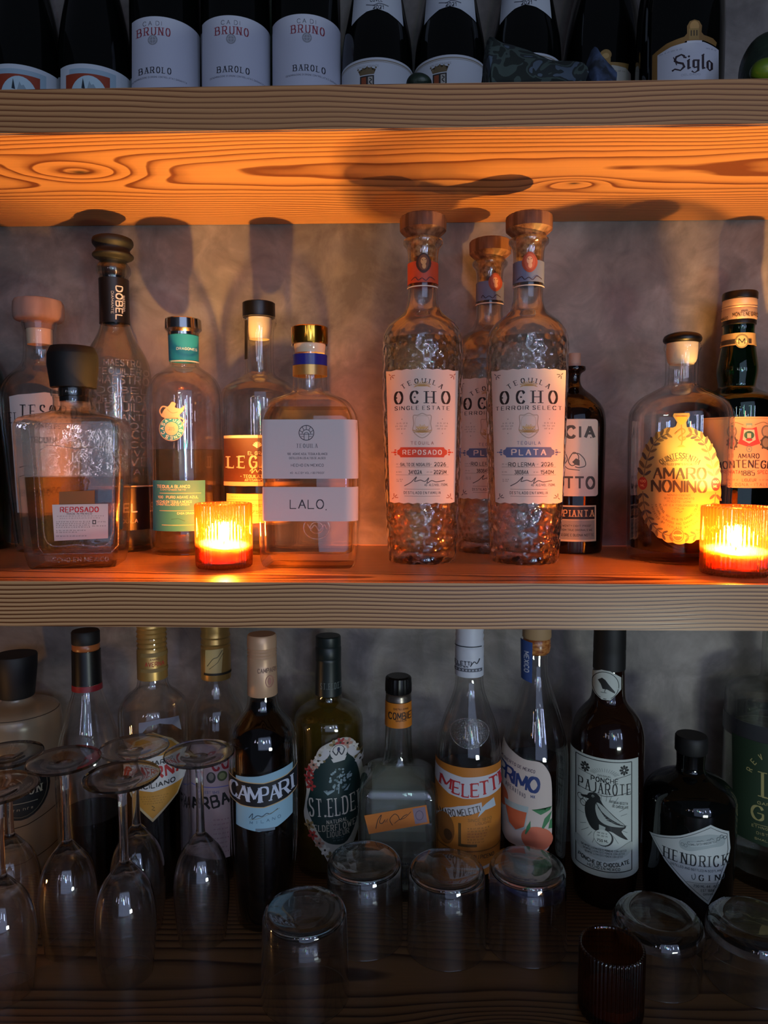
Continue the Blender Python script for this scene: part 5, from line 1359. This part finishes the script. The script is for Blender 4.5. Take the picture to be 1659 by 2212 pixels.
# --- aperitivo with fruit label
b = Bot('aperitif_bottle', 'flared clear bottle with blue neck strip and pale label showing oranges and green leaves', 'bottle', 1150, 1955, 60, ZL)
b.body([(1408, 24), (1416, 24), (1440, 24), (1462, 27), (1490, 36), (1525, 48), (1560, 58), (1600, 68), (1630, 71), (1700, 71), (1850, 68), (None, 62)], CLEAR, liquid=1640, lm=glass('pale_aperitivo', (.42, .20, .13), (.4, .3, .3), refr=.4, ior=1.33, gain=.6))
b.solid('stopper', [(1320, 27), (1322, 30), (1374, 31), (1377, 29)], mat('light_stopper', '#a98860', .6), 0)
b.solid('amber_ring', [(1376, 27), (1380, 29), (1392, 30), (1400, 29), (1406, 28), (1411, 23)], mat('copper_resin', '#8a4a22', .25, noisecol=('#c98a4c', 120, (1, 1, 3))), 0)
d = Decal(b, off=.0035, P=[(b.z(1480), b.r(1440, 26), b.r(1440, 26), b.r(1440, 26)), (b.z(1330), b.r(1370, 30), b.r(1370, 30), b.r(1370, 30))])
d.P_([(1131, 1384), (1152, 1388), (1151, 1475), (1132, 1470)], '#2b4a86').T('MEXICO', 1141.5, 1431, 44, 8, '#c4ccd8', b=.16, rot=math.pi/2).build('neck_strip')
d = Decal(b)
d.P_(catmull([(1078, 1622), (1100, 1630), (1130, 1643), (1165, 1646), (1182, 1662), (1191, 1690), (1192, 1760), (1191, 1812), (1182, 1836), (1165, 1842), (1120, 1836), (1085, 1826), (1079, 1740), (1078, 1622)], 4), '#c9b8ae')
d.T('ABIERTO DE MEXICO', 1120, 1662, 72, 6.5, '#5b4a58', b=.16, rot=.16); 
for ch, x, w, y, h in (('P', 1087, 13, 1683, 32), ('R', 1101, 15, 1687, 31), ('I', 1111, .5, 1690, 30), ('M', 1127, 21, 1694, 30), ('O', 1153, 22, 1696, 30)): d.T(ch, x, y, w, h, '#24386e', b=.19, rot=.08)
for i, ch in enumerate('APERITIVO'): d.T(ch, 1094+i*4.9, 1711+i*1.5, 3 if ch != 'I' else .2, 9, '#3a3c50', b=.18)
d.T('MX', 1151, 1722, 9, 6, '#24386e', b=.2)
ORG = '#c8603c'
d.E(1082, 1742, 16, 24, ORG).P_([(1090, 1745), (1142, 1745), (1134, 1795), (1112, 1804), (1096, 1795)], '#a3b0b0')
d.P_([(1092, 1758), (1138, 1758), (1132, 1790), (1114, 1802), (1100, 1792)], ORG).E(1160, 1812, 34, 26, '#cc6a4c')
LFG = '#3c7a4c'
for P0 in ([(1148, 1750), (1170, 1756), (1192, 1742), (1188, 1750), (1168, 1760)], [(1170, 1788), (1176, 1768), (1192, 1752), (1186, 1774), (1174, 1790)], [(1134, 1804), (1138, 1788), (1146, 1774), (1146, 1790), (1136, 1806)], [(1184, 1790), (1188, 1772), (1192, 1768), (1192, 1790)]): d.P_(P0, LFG)
d.build()
d = Decal(b); d.P_([(1100, 1866), (1162, 1870), (1162, 1925), (1130, 1922), (1100, 1905)], '#2b4a86').T('750ML', 1136, 1894, 36, 8, '#7f94c4').build('lower_label')

# --- bird label bottle
b = Bot('liqueur_bottle', 'tall brown bottle with engraved bird label and small oval bird neck tag', 'bottle', 1303, 1964, 62, ZL)
b.body([(1440, 33), (1500, 34), (1516, 40), (1530, 54), (1550, 68), (1575, 75), (1600, 77), (1720, 75), (1860, 70), (1950, 65), (None, 62)], mat('chocolate_brown_glass', '#1a0a06', .08, spec=.6), shell=False)
b.solid('cap', [(1310, 32), (1314, 33), (1400, 34), (1402, 33.4), (1412, 34), (1442, 34), (1443, 33)], BLKM, 0)
d = Decal(b, off=.0006); PG = '#bac1b8'; NK = '#1d2120'
d.P_([(1272, 1462), (1284, 1456), (1300, 1449), (1318, 1450), (1332, 1458), (1341, 1464), (1341, 1490), (1332, 1500), (1318, 1513), (1300, 1513), (1286, 1504), (1276, 1492), (1272, 1484)], PG)
d.ring(1308, 1482, 28, 29, 1.4, NK).P_([(1292, 1472), (1301, 1466), (1308, 1470), (1316, 1480), (1328, 1494), (1328, 1498), (1312, 1490), (1302, 1490), (1298, 1480)], NK).L([(1308, 1490), (1306, 1496)], 1.2, NK).R(1298, 1497, 1310, 1498, NK).build('neck_tag')
d = Decal(b)
d.P_([(1228, 1627), (1300, 1640), (1378, 1628), (1377, 1760), (1368, 1892), (1300, 1901), (1236, 1890), (1230, 1760)], PG) if False else d.R(1227, 1641, 1378, 1897, PG)
d.box(1244, 1647, 1364, 1884, 1.8, NK)
for (x, y) in ((1264, 1668), (1348, 1664)):
    for k_ in range(8):
        a = k_*math.pi/4; d.E(x+7*math.cos(a), y+8*math.sin(a), 3.4, 2.6, NK, n=8, a=a)
    d.E(x, y, 4.4, 5, NK).E(x, y, 2, 2.4, PG)
for k_ in range(15):
    a = math.radians(200+k_*10); d.L([(1306+22*math.cos(a), 1680+10*math.sin(a)), (1306+34*math.cos(a), 1680+18*math.sin(a))], .7, '#5a625c')
d.T('ORIGINAL', 1306, 1679, 30, 4, '#4a524c')
d.T('PONCHE', 1306, 1688, 58, 9.5, NK, b=.24, t=.16); d.L([(1250, 1678), (1282, 1682)], 1, NK).L([(1330, 1682), (1362, 1674)], 1, NK)
serifT(d, 'PAJAROTE', 1306, 1706, 112, 23, NK, b=.17, t=.06, serif=.5)
d.L([(1250, 1716), (1282, 1718), (1306, 1722), (1332, 1718), (1362, 1712)], 1.2, NK, smooth=True)
for k_ in range(26):
    a = math.radians(-70 + k_*14); r0 = 40; r1 = 54 + (k_ % 2)*6
    x0_, y0_, x1_, y1_ = 1302+r0*math.cos(a), 1772+r0*math.sin(a), 1302+r1*math.cos(a), 1772+r1*1.0*math.sin(a)
    if 1246 < x1_ < 1362: d.L([(x0_, y0_), (x1_, y1_)], .9, '#5f6862')
d.E(1283, 1729, 14, 10, NK).P_([(1272, 1727), (1254, 1733), (1256, 1736), (1273, 1735)], NK).E(1281, 1727, 3, 3, '#8e968e').E(1281, 1727, 1.4, 1.4, NK, n=8)
d.P_(catmull([(1272, 1736), (1264, 1752), (1266, 1776), (1278, 1796), (1296, 1800), (1318, 1796), (1336, 1806), (1356, 1816), (1342, 1796), (1352, 1786), (1326, 1762), (1304, 1742), (1296, 1730), (1284, 1728), (1272, 1736)], 3), NK)
d.P_(catmull([(1290, 1738), (1286, 1752), (1292, 1772), (1306, 1782), (1330, 1786), (1350, 1785), (1326, 1764), (1306, 1746), (1290, 1738)], 3), '#a4aca4')
for k_ in range(7): d.L([(1292+k_*3, 1748+k_*4), (1306+k_*6.5, 1764+k_*3.2)], 1.3, NK)
d.L([(1288, 1740), (1306, 1764), (1326, 1778), (1350, 1785)], 1.6, NK, smooth=True).P_([(1294, 1784), (1308, 1788), (1306, 1798), (1294, 1798)], '#a4aca4')
d.ring(1254, 1737, 6, 6.5, 1.2, NK).ring(1260, 1748, 6, 7, 1.2, NK)
d.E(1304, 1812, 21, 18, NK).E(1302, 1811, 19, 17, '#bdc4ba').T('750 ML', 1302, 1818, 24, 5, NK, b=.2).micro(1290, 1314, 1802, 3, NK).micro(1290, 1314, 1808, 3, NK, 3)
d.T('ANTIGUA RECETA', 1336, 1734, 40, 5, '#6b746e', rot=.15, b=.12).T('DE CHOCOLATE', 1340, 1743, 34, 5, '#6b746e', rot=.15, b=.12)
d.P_(catmull([(1246, 1822), (1280, 1836), (1304, 1840), (1330, 1836), (1362, 1820), (1362, 1842), (1330, 1858), (1304, 1862), (1280, 1858), (1246, 1844), (1246, 1822)], 3), '#a8afa6')
for i, y in enumerate((1838, 1844, 1850)): d.T('SIEMPRE LLEVA ESTE PONCHE CON USTED', 1304, y, 96-8*i, 3.8, NK, b=.2)
d.T('PONCHE DE CHOCOLATE', 1304, 1869, 108, 8, NK, b=.16, arc=-260).T('HECHO EN MEXICO', 1304, 1878, 70, 5.5, '#3d4440', b=.18)
d.build()

# --- black apothecary gin
b = Bot('gin_bottle', 'squat black apothecary gin bottle with pale diamond label, behind the upturned glass at right', 'bottle', 1480, 2000, 86, ZL)
b.body([(1622, 30), (1630, 29), (1655, 28), (1664, 31), (1672, 50), (1685, 74), (1702, 90), (1722, 95), (1800, 94), (1930, 90), (1985, 87), (None, 83)], DARK, shell=False)
b.solid('cap', [(1587, 31), (1590, 33), (1598, 33.5), (1620, 33), (1624, 30)], BLKM, 0)
d = Decal(b); PD = '#b4bab8'
d.P_([(1402, 1836), (1470, 1812), (1535, 1781), (1574, 1801), (1577, 1840), (1571, 1868), (1552, 1915), (1530, 1953), (1480, 1915), (1436, 1878)], PD)
d.L([(1409, 1838), (1470, 1817), (1535, 1787), (1570, 1805), (1572, 1840), (1566, 1866), (1548, 1911), (1529, 1946), (1483, 1911), (1440, 1875), (1409, 1838)], 1.2, '#2c3436')
d.P_(catmull([(1468, 1824), (1488, 1812), (1512, 1806), (1534, 1802), (1556, 1806), (1566, 1814), (1562, 1828), (1540, 1830), (1512, 1836), (1488, 1842), (1470, 1838), (1468, 1824)], 3), '#98a2a2')
for i in range(14): d.ring(1474+i*7, 1830-i*1.6+3*math.sin(i*2), 3.5, 3.5, 1, '#5f6a6c', n=8)
d.P_([(1490, 1822), (1546, 1812), (1546, 1822), (1491, 1832)], '#a9b2b2').T('SMALL BATCH HANDCRAFTED', 1518, 1822, 54, 4.5, '#2c3436', rot=-.18)
serifT(d, 'HENDRICK', 1503, 1860, 138, 23, '#171b1e', b=.19, t=.06, rot=.01)
d.T('DISTILLED AND BOTTLED IN SCOTLAND', 1504, 1880, 112, 4.5, '#3c4648', rot=.03)
serifT(d, 'GIN', 1532, 1896, 44, 12, '#171b1e', b=.2, t=.07, sp=6)
for x in (1498, 1560): d.ring(x, 1894, 4, 7, 1.6, '#3c4648', n=12, a0=-60, a1=200)
d.L([(1482, 1908), (1552, 1908)], .8, '#3c4648').T('750 ML 44% ALC', 1526, 1914, 56, 5, '#3c4648').T('EST 1886', 1528, 1923, 28, 5, '#3c4648').T('GIRVAN', 1529, 1931, 20, 4.5, '#3c4648')
d.build()

# --- green label gin, right edge
b = Bot('gin_bottle', 'clear gin bottle with dark green and gold label, cut off by the right frame edge', 'bottle', 1655, 1928, 92, ZL)
b.body([(1340, 28), (1440, 28), (1462, 29), (1468, 40), (1474, 66), (1484, 90), (1495, 97), (1520, 98), (1700, 97), (1850, 94), (None, 90)], CLEAR2, liquid=1580, lm=WATER, base=.012, t=.004)
b.solid('stopper', [(1290, 30), (1340, 30)], BLKM, 0)
b.sleeve('frosted_band', 1542, 1580, glass('slate_band', (.45, .46, .5), (.6, .6, .6), rough=.3, diff=.15), .0005)
d = Decal(b, off=.0007); LGR = '#263a26'; GG = '#a89d64'
d.P_([(1581, 1614), (1740, 1614), (1740, 1842), (1583, 1832)], LGR)
for i, ch in enumerate('REVIVAL'):
    a = math.radians(168 - i*24); d.T(ch, 1668+50*math.cos(a), 1690-52*math.sin(a), 6 if ch != 'I' else .3, 12, GG, b=.15, rot=math.pi/2-a)
serifT(d, 'L', 1657, 1704, 20, 54, GG, b=.14, t=.04); serifT(d, 'E', 1690, 1704, 20, 54, GG, b=.14, t=.04)
d.T('GARDEN', 1664, 1745, 56, 6, GG).T('G', 1636, 1768, 24, 30, GG, b=.16, t=.06).T('IN', 1690, 1768, 36, 30, GG, b=.16, t=.06).R(1628, 1792, 1700, 1793, GG)
d.T('ETHNOBOTANICAL', 1672, 1798, 96, 5, GG, sp=3).T('DISTILLED', 1664, 1811, 60, 5, GG, sp=3).T('SMALL BATCH', 1668, 1824, 76, 4.5, GG)
d.build()

# ============================================================ UPTURNED GLASSES
GL = glass('drinking_glass', (.993, .993, .99), (.85, .85, .85), gain=1.8, edgepow=6, refr=.8, ior=1.45)
GLR = glass('thick_glass', (.985, .985, .985), (.85, .85, .85), refr=.9, ior=1.45, gain=1.8, edgepow=6)
def lathe(bm, pr, k=16): sweep(bm, [(z, r, r, r) for z, r in pr], k)
GLF = glass('glass_foot', (.99, .99, .985), (.85, .85, .85), gain=2.2, edgepow=6, refr=.8, ior=1.45)
# wine glass, standing on its rim
t0 = thing('wine_glass', 'x', 'glass', (0, 0, 0), 'wine glasses standing upside down')
H, RR, RF = .198, .0245, .0355
bm = bmesh.new()
prof = [(0, RR), (.010, RR+.0012), (.030, RR+.0035), (.055, RR+.0045), (.075, RR+.0025), (.092, RR-.003), (.104, RR-.0125), (.110, .0075)]
outp = [(q[0], q[1]) for q in chaikin([(z, r, r, r) for z, r in prof], 2)]
inn = [(z, r-.0012) for z, r in outp if z < .102] + [(.1045, .006), (.1048, .0003)]
# the bowl: rim, outside up to the stem, stem, back inside
lathe(bm, [(0.0, RR-.0006)] + outp[1:] + [(.111, .0055)], 16); 
bmi = bmesh.new()
bm.free(); bm = bmesh.new()
ring_ = [(.1048, .0003)] + list(reversed(inn))[2:] + [(0, RR-.0006)] + outp[1:] + [(.112, .0052), (.113, .0003)]
lathe(bm, ring_, 16); link_mesh('bowl', bm, GL, t0)
bm = bmesh.new(); lathe(bm, [(.111, .0052), (.118, .0042), (.150, .0038), (.178, .0042), (.188, .0060), (.1925, .0095)], 10); link_mesh('stem', bm, GLR, t0)
bm = bmesh.new(); lathe(bm, [(.1915, .010), (.1945, .018), (.1962, .030), (.1955, RF-.0012), (.1970, RF+.0002), (.1986, RF-.0006), (.1978, .022), (.1962, .012), (.1945, .006), (.1938, .0005)], 16); link_mesh('foot', bm, GLF, t0)
ZFT = ZL + H
spots = [(263, 1675, 'front wine glass of the middle pair, its foot overlapping the one behind'),
         (138, 1640, 'wine glass second from the left, before the dark necked flared bottle'),
         (290, 1613, 'rear wine glass before the orange and white diamond label'),
         (430, 1626, 'rightmost wine glass, just left of the red aperitif bottle'),
         (-6, 1700, 'front wine glass at the left frame edge'),
         (14, 1629, 'rear wine glass at the left frame edge')]
for i, (px, py, lb) in enumerate(spots):
    p = atz(px, py, ZFT)
    lb = 'upside down ' + lb
    if i == 0: t0.location = (p.x, p.y, ZL); t0['label'] = lb
    else: copy_thing(t0, (p.x, p.y, ZL), lb)
# tumblers
HT, RM, RB = .084, .0415, .0385
def tumbler(name, rb, bev, lab, solid, HT=HT):
    t = thing(name, lab, 'glass', (0, 0, 0), 'rocks glasses standing upside down')
    bm = bmesh.new()
    o_ = [(0, RM-.0008), (.0006, RM)] + [(z, RM + (rb-RM)*(z/HT)**1.3) for z in (.01, .03, HT*.6, HT-bev*1.8)] + [(HT-bev*.8, rb-bev*.35), (HT-bev*.2, rb-bev*.9), (HT, rb-bev*1.6)]
    o_ += [(HT-.0012, rb*.55), (HT-.002, .0004)]
    zi = HT-solid
    i_ = [(zi, .0004), (zi, rb*.6), (zi-.001, rb*.85), (zi-.006, rb-.0022)] + [(z, RM + (rb-RM)*(z/HT)**1.3-.0018) for z in (HT*.6, .03, .01)] + [(0.0002, RM-.0014)]
    lathe(bm, i_ + o_, 18)
    link_mesh('glass_body', bm, GL, t)
    bm = bmesh.new(); lathe(bm, [(zi+.0006, .0004), (zi+.0006, rb*.6), (zi-.0002, rb*.84), (HT-bev, rb-bev*.7), (HT-bev*.5, rb-bev*1.4), (HT-.0018, rb*.55), (HT-.0026, .0004)], 18)
    link_mesh('thick_base', bm, GLR, t)
    return t
ta = tumbler('rocks_glass', RB, .0035, 'x', .009)
tb = tumbler('low_tumbler', RB+.005, .0085, 'x', .012, .062)
for j, (base, ls, HT) in enumerate(((ta, [(658, 1960, 'upside down tumbler in front of the red aperitif bottle, nearest the lower left'), (787, 1853, 'upside down tumbler before the square orange-banded bottle'), (965, 1870, 'upside down tumbler before the orange labelled amaro'), (1139, 1865, 'upside down tumbler before the fruit labelled aperitif')], .084),
                                 (tb, [(1421, 1968, 'upside down round-shouldered low tumbler before the black apothecary gin bottle'), (1628, 1980, 'upside down round-shouldered low tumbler cut off by the right frame edge')], .062))):
    for i, (px, py, lb) in enumerate(ls):
        p = atz(px, py, ZL+HT)
        if i == 0: base.location = (p.x, p.y, ZL); base['label'] = lb
        else: copy_thing(base, (p.x, p.y, ZL), lb)
# unlit smoked votive
p = atz(1322, 2040, ZL+.063)
t = thing('votive_glass', 'unlit smoked brown ribbed votive glass at the front of the lower shelf', 'candle', (p.x, p.y, ZL))
bm = bmesh.new(); votive_cup(bm, .0285, .063); link_mesh('glass_holder', bm, SMOKE, t, sharp=60)
bm = bmesh.new(); sweep(bm, [(.0056, .022, .022, .022), (.008, .0245, .0245, .0245), (.017, .0247, .0247, .0247)], 14); link_mesh('wax', bm, mat('dark_wax', '#6b4630', .5), t)
bpy.context.view_layer.update()
